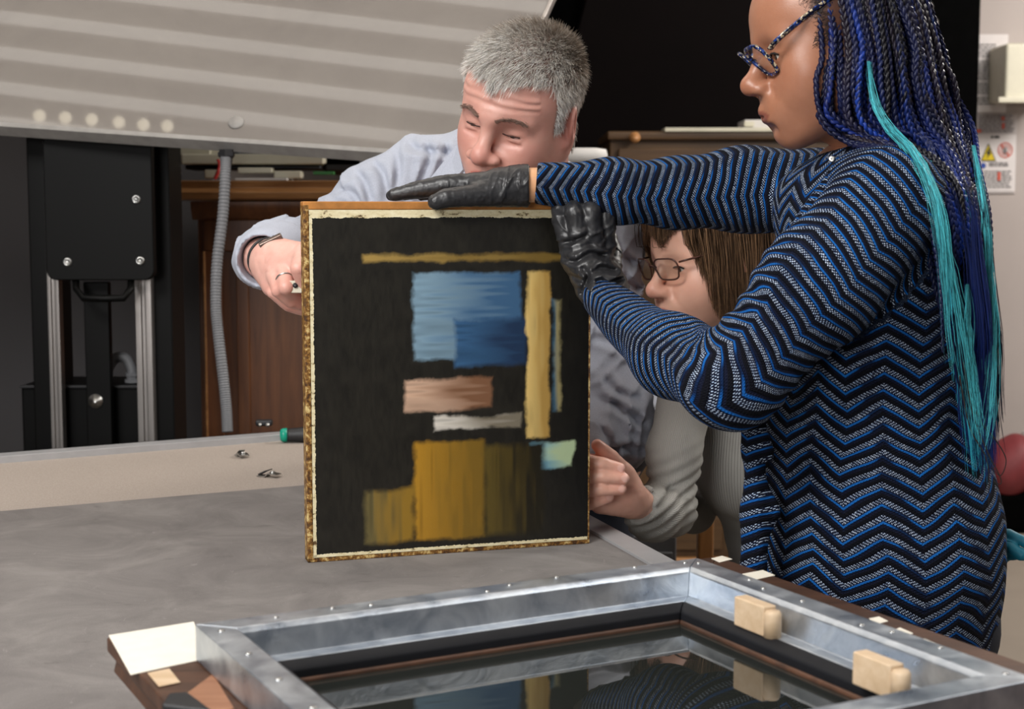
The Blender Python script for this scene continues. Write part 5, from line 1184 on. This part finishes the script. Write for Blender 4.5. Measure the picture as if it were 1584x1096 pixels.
def build_blue():
    pit = math.radians(-15); ya = math.radians(1)
    fwd = np.array([-math.cos(ya) * math.cos(pit), -math.sin(ya) * math.cos(pit), math.sin(pit)]); R = basis(fwd, math.radians(0)); s = .98
    o = place_head(P(1150, 143, 1.775), R, s)
    f, loc = head_sdf(o, R, s, jaw=.98, nose=1.12, lipf=1.35, cheek=1.15, brow=.6, lid=-.5, nw=1.1, noseup=.004, ears=(0, 0), lipy=.0045)
    n0 = o + R @ np.array([0, -.035, -.055]) * s; n1 = P(1348, 268, 1.80)
    hf = lambda p: smin(f(p), seg(p, n0, n1, .047, .044), .03)
    lo, hi = bbox([o], .155); V, F = netmesh(hf, np.minimum(lo, n1 - .06), np.maximum(hi, n1 + .06), .0022); q = (V - o) @ R / s
    def capf(q):
        x, y, z = q.T; a = vnoise(q.astype(np.float32), 60) * .012
        return np.clip(np.maximum((.037 + .10 * (z - .03) - y + a) / .010 * (z > -.03), (z - .088 + a) / .012), 0, 1) * .95
    base = srgb(170, 118, 92); c = skincol(q, base, srgb(128, 72, 62), srgb(160, 98, 74), capf=capf, capc=srgb(24, 18, 18))
    A1 = [P(1372, 318, 1.655), P(1262, 445, 1.625), P(1132, 588, 1.615), P(1040, 552, 1.72), P(932, 462, 1.875)]; r1 = (.066, .060, .0475, .0420, .0275)
    A2 = [P(1262, 296, 1.97), P(1150, 292, 1.965), P(1045, 299, 1.955), P(950, 297, 1.94), P(834, 283, 1.922)]; r2 = (.060, .051, .0415, .0375, .0262)
    hip = P(1352, 960, 1.80)
    def bf(p):
        d = smin(seg(p, P(1345, 330, 1.8), hip, .09, .11), seg(p, P(1335, 290, 1.8), P(1345, 330, 1.8), .05, .08), .04)
        d = smin(d, chain(p, A1, [r - .012 for r in r1]), .02); return smin(d, chain(p, A2, [r - .012 for r in r2]), .02)
    lo, hi = bbox(A1 + A2 + [hip], .13); V2, F2 = netmesh(bf, lo, hi, .009)
    wa = A2[-1]; V5, F5 = netmesh(lambda p: seg(p, P(870, 286, 1.925), P(795, 285, 1.925), .0205, .0205), P(870, 330, 1.86), P(870, 330, 1.86) + [0, .1, 0], .01) if False else (np.zeros((0, 3)), np.zeros((0, 4), int))
    V5, F5 = netmesh(lambda p: seg(p, P(860, 286, 1.925), P(800, 286, 1.922), .0222, .0222), *bbox([P(860, 286, 1.925), P(800, 286, 1.922)], .03), .004)
    Vb, Fb = join([(V, F), (V2, F2), (V5, F5)])
    root = empty('person', (hip[0], hip[1], 0), 'standing woman with long blue braids in a blue chevron knit cardigan and black gloves', 'person')
    obj('body', Vb, Fb, M['skin_brown'], root, col=np.vstack([c, np.tile(np.array(base[:3]), (len(V2), 1)), np.tile(np.array(srgb(226, 172, 128)[:3]), (len(V5), 1))]))
    for sx in (-1, 1):
        e = o + R @ np.array([sx * .0315, .0668, -.006]) * s; V_, F_ = netmesh(lambda p: sph(p, e, .0133 * s), e - .02, e + .02, .0035); obj('eye', V_, F_, M['eye'], root)
        pu = e + R @ np.array([0, .0126, -.0015]) * s; V_, F_ = netmesh(lambda p: ell(p, pu, (.0048, .0012, .0048), np.asarray(R, np.float32)), pu - .008, pu + .008, .0012); obj('iris', V_, F_, M['iris'], root)
        V_, F_ = tube(spline([o + R @ (np.array(a) * s) for a in ((sx * .0185, .0815, -.0045), (sx * .027, .0835, -.0030), (sx * .036, .0815, -.0032), (sx * .042, .0775, -.006))], 14), .0014, 5); obj('eyelid_line', V_, F_, M['lash'], root)
    t = NT('speckled_blue_acetate'); vo = t.n('ShaderNodeTexVoronoi'); t.l(t.coord(), vo.inputs['Vector']); vo.inputs['Scale'].default_value = 330
    sc_ = t.n('ShaderNodeSeparateColor'); t.l(vo.outputs['Color'], sc_.inputs[0]); t.set(t.ramp(sc_.outputs[0], [(0, srgb(12, 16, 34)), (.45, srgb(18, 26, 60)), (.6, srgb(26, 62, 140)), (.72, srgb(14, 18, 38)), (.93, srgb(206, 190, 160))]), .15); M['acet'] = t.m
    glasses(root, o, R, s, M['acet'], M['lens'], z0=-.008, tz=.046, sh='cat', yf=.1005)
    # scalp cap as the base of the braids
    cp = lambda p: (lambda q_: smax(smax(ell(q_, (0, -.016, .030), (.078, .093, .087)), q_[:, 1] - .030 - .30 * (q_[:, 2] - .03), .01), -.062 - q_[:, 2] - .25 * q_[:, 1], .01) * s)(loc(p))
    lo, hi = bbox([o], .16); V_, F_ = netmesh(cp, lo, hi, .004); hr = obj('hair', V_, F_, plain('black_hair_base', srgb(14, 13, 20), .7, var=.3, scale=150, bump=.5), root)
    # braids
    lerp = lambda a, b, t_: a + (b - a) * t_
    nb = 132; braid_id = 0
    for i in range(nb):
        far_ = i >= 104; tq = ((i % 104) + .5) / 104 if not far_ else (i - 103.5) / 28
        tq = min(1, max(0, tq ** 1.05 + RNG.normal(0, .015))); e = RNG.random()
        side = 1 if far_ else -1
        wdt = math.sqrt(max(.72 if not far_ and tq < .5 else .05, 1 - (2 * tq - .9) ** 2 * .8))
        Yh_ = 1.785 + side * (.088 * wdt + .012 * (1 - e)) * (1 if tq < .9 else .6) + (.0 if far_ else .03 * e)
        jx = lambda a_: RNG.normal(0, a_)
        s0 = np.array([side * RNG.uniform(.005, .055), lerp(.030, -.095, tq) + RNG.normal(0, .006), 0]); s0[2] = .032 + .095 * math.sqrt(max(.02, 1 - (s0[0] / .088) ** 2 - ((s0[1] + .02) / .11) ** 2))
        W0 = o + R @ s0 * s
        if not far_ and tq < .3 and e < .35: s0 = np.array([-.078, .022 - .1 * tq, .045]); W0 = o + R @ s0 * s
        drop = RNG.uniform(0, 1)
        s1 = np.array([side * (.008 + .079 * math.sqrt(max(.05, .77 - ((s0[1] + .02) / .1) ** 2))), s0[1], .078]); s2 = s1 * np.array([.82, 1, 1]) + np.array([0, 0, .028])
        pts = [W0, o + R @ s2 * s, o + R @ s1 * s, P(lerp(1266, 1456, tq) + jx(3), 60 + jx(8), Yh_), P(lerp(1262, 1472, tq) + jx(4), 130 + jx(8), Yh_ - .004 * side * -1), 
               P(lerp(1266, 1492, tq) + jx(5), lerp(178, 200, tq) + jx(5), Yh_ + .004), P(lerp(1312, 1508, tq ** .8) + jx(6), lerp(212, 270, tq) + jx(7), lerp(1.70 if not far_ else 1.9, Yh_, .4)),
               P(lerp(1385, 1521, tq ** .7) + jx(6), lerp(246, 340, tq) + jx(8), (1.605 + .06 * tq + .07 * e) if not far_ else 1.86 - .05 * e),
               P(lerp(1430, 1527, tq ** .7) + jx(6), lerp(320, 420, tq) + jx(9), (1.590 + .07 * tq + .08 * e) if not far_ else 1.84 - .06 * e),
               P(lerp(1452, 1530, tq ** .8) + jx(6), lerp(430, 510, tq), (1.600 + .08 * tq + .08 * e) if not far_ else 1.84 - .06 * e),
               P(lerp(1468, 1532, tq) + jx(6), lerp(520, 590, tq) + jx(20), (1.615 + .08 * tq + .08 * e) if not far_ else 1.82 - .06 * e)]
        c_ = spline(pts, 90); seg_l = np.r_[0, np.cumsum(np.linalg.norm(np.diff(c_, axis=0), axis=1))]; Ltot = seg_l[-1]; Lc = .024; n = int(Ltot / Lc * 8)
        u_ = np.linspace(0, Ltot, n); cc = np.stack([np.interp(u_, seg_l, c_[:, k_]) for k_ in range(3)], 1)
        tt, N, B = frames(cc); a0 = RNG.uniform(0, math.pi); L1_, L2_ = math.cos(a0) * N + math.sin(a0) * B, -math.sin(a0) * N + math.cos(a0) * B
        thick = RNG.uniform(.85, 1.2) * (1.0 if tq > .2 else .95)
        pick = RNG.random(); low = np.clip((u_ / Ltot - .25) * 2.2, 0, 1)[:, None]
        dkc = np.array(srgb(*[(15, 14, 22), (22, 26, 58), (36, 30, 40)][int(RNG.integers(3))])[:3]); 
        blu = np.array(srgb(*[(22, 42, 112), (17, 30, 76), (28, 60, 150), (15, 22, 52)][int(RNG.integers(4))])[:3])
        teal = not far_ and i in (24, 47, 63, 84, 99); 
        mb = MB()
        for k_ in range(3):
            ph = u_ / Lc * 2 * math.pi + k_ * 2 * math.pi / 3
            pos = cc + L1_ * (np.sin(ph) * .0026 * thick)[:, None] + L2_ * (np.sin(2 * ph) * .0014 * thick)[:, None]
            rad = .0023 * thick * (1 + .18 * np.cos(ph)) * np.clip((Ltot - u_) / .06, .35, 1)
            V_, F_ = tube(pos, rad, 4, False)
            mixb = np.clip(low * (.25 + .7 * (pick < .6)) + (pick < .16) * .6 + (.18 if k_ == 0 else 0) * (pick < .5) - .12 + .45 * vnoise(np.stack([u_ * 40, 0 * u_ + i, 0 * u_ + k_], 1), 1.0)[:, None], 0, 1)
            col = dkc * (1 - mixb) + blu * mixb
            if teal:
                tm = np.clip((vnoise(np.stack([u_ * 14, 0 * u_ + i * 3, 0 * u_], 1), 1.0)[:, None] - (.18 if i != 47 else .0)) * 12, 0, 1) * (k_ != 2)
                if i == 47: tm = np.maximum(tm, low * (k_ != 1))
                col = col * (1 - tm) + np.array(srgb(58, 176, 196)[:3]) * tm
            mb.add(V_, F_, np.repeat(col, 4, 0))
        mb.build('braid', M['hairg'], hr)
    # loose ends of the extensions
    nl = 2600; tq = RNG.random(nl) ** .9; e = RNG.random(nl); m = 9; pts = np.zeros((nl, m, 3)); swx = RNG.normal(0, 1, nl)
    grp = RNG.integers(0, 26, nl); gx = RNG.normal(0, 7, 26)[grp]; ge = RNG.random(26)[grp]; yend = 600 + 110 * RNG.random(26)[grp] + RNG.normal(0, 18, nl)
    for k_ in range(m):
        a = k_ / (m - 1); y = lerp(lerp(290, 560, e), yend, a); conv = np.clip((y - 420) / 260, 0, 1)
        x = np.interp(y, [230, 330, 430, 530, 640, 760], [1400, 1452, 1468, 1478, 1492, 1515]); xr = np.interp(y, [230, 330, 430, 530, 640, 760], [1500, 1520, 1528, 1534, 1536, 1540])
        xx = x + (xr - x) * (.5 + .5 * np.sin(grp * 2.4)) * (.9) + (xr - x) * .1 * tq + swx * 4.5 * (.4 + a) + gx * .6 + 2 * np.sin(y * .03 + grp)
        Yy = 1.585 + .10 * ge + .06 * e + .02 * (x > 1480)
        pts[:, k_] = np.stack([P(xx[j], y[j], Yy[j]) for j in range(nl)])
    tealg = np.isin(grp, [1, 5, 9, 14, 20, 23]); cols = np.where(tealg[:, None], np.array(srgb(52, 168, 190)[:3]), np.where((grp % 3 == 0)[:, None], np.array(srgb(18, 38, 100)[:3]), np.array(srgb(16, 22, 52)[:3]))) * RNG.uniform(.5, 1.4, (nl, 1))
    strands('loose_ends', None, pts, .00055, M['hairg'], hr, cols)
    tl = [((1344, 95, 1.685), (1350, 150, 1.68), (1372, 195, 1.665), (1412, 235, 1.62), (1444, 300, 1.575), (1460, 380, 1.57), (1468, 480, 1.575), (1480, 590, 1.58)),
          ((1400, 215, 1.64), (1440, 285, 1.575), (1464, 380, 1.572), (1482, 480, 1.58), (1500, 590, 1.59), (1515, 690, 1.60)),
          ((1506, 225, 1.70), (1524, 330, 1.64), (1532, 440, 1.63), (1537, 540, 1.62), (1530, 640, 1.61), (1520, 700, 1.60)),
          ((1496, 440, 1.60), (1500, 540, 1.60), (1508, 620, 1.60), (1512, 690, 1.60))]
    for bi, ln in enumerate(tl):
        ns = (80, 34, 60, 40)[bi]; c_ = spline([P(*a) for a in ln], 16); tt, N, B = frames(c_); ra = np.sqrt(RNG.random(ns)) * .0034; th0 = RNG.random(ns) * 6.28; tw = np.linspace(0, 5, 16)
        spread = np.interp(np.linspace(0, 1, 16), [0, .12, .4, 1], [.05, .45, .8, 1.15]); pts_ = c_[None] + (ra[:, None] * spread[None])[:, :, None] * (np.cos(th0[:, None] + tw[None])[:, :, None] * N[None] + np.sin(th0[:, None] + tw[None])[:, :, None] * B[None]) + RNG.normal(0, .0005, (ns, 16, 3))
        cut = RNG.uniform(.6, 1.0, ns); pts_ = np.stack([np.stack([np.interp(np.linspace(0, cu_, 16), np.linspace(0, 1, 16), q_[:, k]) for k in range(3)], 1) for q_, cu_ in zip(pts_, cut)]); pts_[:, :, 0] += np.cumsum(RNG.normal(0, .0009, (ns, 16)), 1); cl_ = np.array(srgb(84, 196, 208)[:3]) * RNG.uniform(.25, 1.3, (ns, 1)) ** 1.3; strands('loose_turquoise_lock', None, pts_, .00045, M['hairg'], hr, np.clip(cl_, 0, 1))
    for k_, pl_ in enumerate((((1490, 560), (1505, 640), (1528, 700), (1546, 735), (1548, 748), (1538, 745)), ((1498, 600), (1516, 650), (1540, 680), (1556, 710), (1548, 735), (1534, 722)), ((1484, 580), (1500, 660), (1524, 705), (1530, 740), (1529, 790)))):
        V_, F_ = tube(spline([P(x, y, 1.60 + .01 * k_) for x, y in pl_], 40), np.linspace(.0010, .0004, 40), 5); obj('loose_wisp', V_, F_, M['lash'], hr)
    # baby hair at the temple
    n_ = 900; rx = np.stack([-np.ones(n_) * .07, RNG.uniform(.022, .062, n_), RNG.uniform(-.012, .085, n_)], 1)
    rx = rx[(rx[:, 1] < .036 + .25 * np.abs(rx[:, 2] - .012) ** .9)]; n_ = len(rx)
    for it in range(6): wp = o + (rx @ R.T) * s; rx[:, 0] += f(wp.astype(np.float32)) / s
    dv = np.stack([-.002 + 0 * rx[:, 0], -.006 + RNG.normal(0, .003, n_), RNG.normal(.001, .004, n_)], 1); pth = np.stack([rx, rx + dv * .6, rx + dv * 1.2], 1); W_ = o + pth @ R.T * s
    strands('baby_hair', None, W_, .00022, M['hair'], hr, np.tile(np.array(srgb(34, 24, 22)[:3]), (n_, 1)))
    # cardigan
    secs = [(x0, x1, y) for x0, x1, y in ((1285, 1395, 240), (1262, 1450, 290), (1222, 1475, 350), (1196, 1490, 440), (1182, 1500, 540), (1166, 1508, 630), (1162, 1530, 710), (1164, 1548, 790), (1156, 1550, 860), (1152, 1540, 940), (1152, 1526, 1020), (1156, 1520, 1090))]
    ry = (.06, .115, .160, .158, .150, .145, .150, .160, .165, .165, .160, .155); S_ = []
    for (x0, x1, y), r_ in zip(secs, ry):
        c_ = P((x0 + x1) / 2, y, 1.80); S_.append((c_[2], c_[0], 1.80, K((x1 - x0) / 2, 1.80), r_))
    S_ = sorted(S_)
    def cf(p):
        d = loft(p, S_)
        d = smin(d, seg(p, P(1345, 300, 1.70), P(1345, 300, 1.92), .055, .055), .04)
        a1 = chain(p, A1, r1, .03); a2 = chain(p, A2, r2, .03)
        d = smin(d, ell(p, P(1268, 318, 1.82), (.055, .12, .055)), .03)
        d = smin(d, a2, .03); d = smin(d, a1, .022)
        # open front: hollow between the two front edges, collar
        d = smax(d, -seg(p, n0, n1 + [-.005, 0, .01], .051, .047), .006)
        fl = P(1168, 760, 1.70); d = smin(d, chain(p, [P(1165, 640, 1.70), P(1172, 700, 1.69), P(1176, 790, 1.68), P(1168, 900, 1.67)], (.016, .018, .020, .022), .01), .016)
        d = d + .007 * np.exp(-((p[:, 0] - np.interp(p[:, 2], [.6, 1.03], [P(1216, 960, 1.66)[0], P(1190, 680, 1.66)[0]])) / .010) ** 2) * (p[:, 2] < 1.06) * (p[:, 1] < 1.75)
        d += wr(p, .0022, (10, 10, 14), 8, False) * 1.6 + folds(p, .0016, (.3, 0, 1), 60, 3)
        el_ = np.exp(-(np.linalg.norm(p - np.array(P(1180, 500, 1.58), np.float32), axis=1) / .09) ** 2); d += el_ * .0032 * np.sin((p @ np.array([.75, 0, .66], np.float32)) * 240 + vnoise(p, 20) * 3)
        d = smax(d, P(829, 283, 1.922)[0] - p[:, 0] + .08 * (p[:, 2] - P(829, 283, 1.922)[2]), .004)
        return d
    lo, hi = bbox(A1 + A2, .09); hi = np.maximum(hi, P(1560, 230, 1.97) + [.03, .03, .05]); lo[2] = .62; lo[1] = 1.53; V, F = netmesh(cf, lo, hi, .0045)
    obj('cardigan', V, F, M['knit'], root, uv=uvfield(V, [(A1, .055), (A2, .05)], (P(1345, 500, 1.8)[0], 1.80), .150, .028))
    # button band and buttons
    bp = [P(1318, 243, 1.735), P(1298, 262, 1.70), P(1268, 300, 1.672), P(1238, 345, 1.655), P(1212, 395, 1.648)]
    V_, F_ = tube(spline(bp, 30), .010, 8, flat=.35); uvb = np.stack([np.arange(len(V_)) % 8 * .003, np.repeat(np.linspace(0, .2, 30), 8), np.ones(len(V_))], 1); obj('neck_band', V_, F_, M['knit'], root, uv=uvb)
    V_, F_ = lathe([(0, 0), (.0038, 0), (.0038, .0015), (.0026, .002), (0, .0015)], P(1287, 246, 1.712), (-.3, -1, .2), 16); obj('button', V_, F_, M['steel'], root)
    # gloves
    g = P
    pl = [(g(815, 287, 1.922), g(775, 288, 1.920), .0235, .0215), (g(775, 288, 1.920), g(738, 289, 1.922), .0215, .0175), (g(775, 286, 1.94), g(740, 288, 1.955), .019, .015), (g(780, 296, 1.912), g(745, 300, 1.905), .0165, .0135)]
    fi = [([g(742, 285, 1.925), g(695, 285, 1.925), g(652, 292, 1.928), g(609, 301, 1.930)], (.0150, .0132, .0118, .0082)),
          ([g(740, 284, 1.945), g(690, 288, 1.948), g(645, 295, 1.950), g(605, 302, 1.952)], (.0135, .0112, .0096, .0070)),
          ([g(740, 286, 1.962), g(694, 290, 1.966), g(655, 296, 1.968), g(620, 302, 1.968)], (.0130, .0108, .0094, .0068)),
          ([g(742, 288, 1.976), g(704, 293, 1.984), g(676, 298, 1.988), g(652, 303, 1.990)], (.0120, .0096, .0084, .0064)),
          ([g(768, 299, 1.908), g(722, 303, 1.896), g(692, 306, 1.890), g(674, 312, 1.888)], (.0155, .0135, .0125, .0105))]
    wl = [(g(822, 287, 1.922), g(806, 287, 1.922), .0240, .0236)]
    hd_ = hand(fi, pl, wl, .006); lo, hi = bbox(allpts(fi, pl, wl), .035)
    def gw(p, base, ctr, rr):
        near = np.exp(-(np.linalg.norm(p - np.asarray(ctr, np.float32), axis=1) / rr) ** 2)
        return creases(p, .0026, (.3, 0, 1), 30, 110, 3, 60) * (.15 + 1.1 * near) + creases(p, .0016, (.5, 0, 1), 40, 120, 5, 60) * np.exp(-(np.linalg.norm(p - np.asarray(P(668, 305, 1.89), np.float32), axis=1) / .02) ** 2) + wr(p, .0004, (220, 160, 160), 6)
    V, F = netmesh(lambda p: smax(hd_(p) + gw(p, 0, g(798, 285, 1.90), .026), p[:, 0] - g(818, 287, 1.922)[0], .002), lo, hi, .0016); gA = obj('glove', V, F, M['nitrile'], root); gA['label'] = 'black glove lying flat on the top edge'
    c_ = g(817, 287, 1.922); V_, F_ = tube([c_ + .0240 * np.array([.12 * math.cos(a), math.cos(a) * .99, math.sin(a)]) for a in np.linspace(0, 2 * math.pi, 36)], .0019, 6, False); obj('rolled_cuff', V_, F_, M['nitrile'], gA)
    pl = [(g(934, 452, 1.892), g(894, 404, 1.918), .0230, .0180), (g(938, 450, 1.895), g(917, 400, 1.920), .0235, .0185), (g(941, 448, 1.90), g(932, 402, 1.925), .0200, .0150), (g(925, 440, 1.893), g(900, 400, 1.908), .0230, .0230)]
    fi = [([g(885, 396, 1.914), g(868, 340, 1.914), g(866, 311, 1.934), g(870, 309, 1.975)], (.0138, .0122, .0112, .0090)),
          ([g(902, 388, 1.908), g(889, 330, 1.902), g(887, 309, 1.934), g(890, 310, 1.985)], (.0140, .0126, .0116, .0092)),
          ([g(920, 384, 1.910), g(914, 328, 1.904), g(911, 309, 1.936), g(908, 311, 1.990)], (.0138, .0126, .0116, .0092)),
          ([g(937, 384, 1.920), g(938, 335, 1.918), g(929, 317, 1.950), g(920, 318, 1.995)], (.0130, .0118, .0108, .0088)),
          ([g(942, 425, 1.920), g(948, 390, 1.960), g(936, 356, 1.998), g(922, 340, 2.004)], (.0150, .0130, .0115, .0092))]
    wl = [(g(942, 470, 1.870), g(930, 445, 1.893), .0275, .0255)]
    hd2 = hand(fi, pl, wl, .0035); lo, hi = bbox(allpts(fi, pl, wl), .035)
    gl_ = [((866, 376, 1.9), (888, 372, 1.9), (905, 366, 1.9)), ((870, 398, 1.9), (890, 404, 1.9), (912, 392, 1.9), (935, 396, 1.9)), ((880, 424, 1.9), (902, 432, 1.9), (926, 414, 1.9), (950, 418, 1.9)), ((892, 446, 1.9), (916, 432, 1.9), (940, 436, 1.9), (958, 430, 1.9)), ((900, 410, 1.9), (908, 428, 1.9), (900, 452, 1.9)), ((905, 462, 1.9), (930, 450, 1.9), (955, 452, 1.9))]
    V, F = netmesh(lambda p: hd2(p) + grooves(p, gl_, .0034, .0032, 0) + creases(p, .0017, (.8, 0, .5), 22, 75, 3, 40) + creases(p, .0015, (-.7, 0, .6), 30, 90, 8, 50) + wr(p, .0004, (160, 130, 100), 6), lo, hi, .0016); gB = obj('glove', V, F, M['nitrile'], root); gB['label'] = 'black glove gripping the right corner of the painting'
    legs(root, hip + [0, 0, .0], [(P(1352, 0, 1.8)[0] - .03, 1.70, 0), (P(1352, 0, 1.8)[0] + .06, 1.92, 0)], M['navy'], (-.97, -.1, 0))
    return root
build_blue()
tg = empty('teal_glove', tuple(P(1555, 845, 1.80)), 'teal glove sticking out behind the hip of the woman in blue', 'glove')
_f = [([P(1540, 826, 1.80), P(1560, 826, 1.79), P(1586, 838, 1.78)], (.008, .0075, .007)), ([P(1542, 842, 1.79), P(1562, 846, 1.78), P(1580, 858, 1.77)], (.0085, .0085, .0075)), ([P(1540, 850, 1.80), P(1556, 858, 1.79), P(1570, 858, 1.78)], (.008, .0075, .006)), ([P(1536, 868, 1.80), P(1546, 872, 1.79), P(1549, 878, 1.79)], (.008, .008, .006))]
_p = [(P(1520, 850, 1.82), P(1540, 845, 1.80), .02, .018)]
_gh = hand(_f, _p, _p, .004); _lo, _hi = bbox(allpts(_f, _p, _p), .03); V, F = netmesh(lambda p: _gh(p) + wr(p, .0008, (90, 90, 90), 1), _lo, _hi, .002); obj('glove_body', V, F, M['tealg'], tg)
for _i in range(2):
    V, F = tube(spline([P(1530, 834 + 18 * _i, 1.785), P(1548, 833 + 19 * _i, 1.783), P(1566, 838 + 19 * _i, 1.777)], 12), .0012, 5); obj('glove_crease', V, F, M['tealg'], tg)
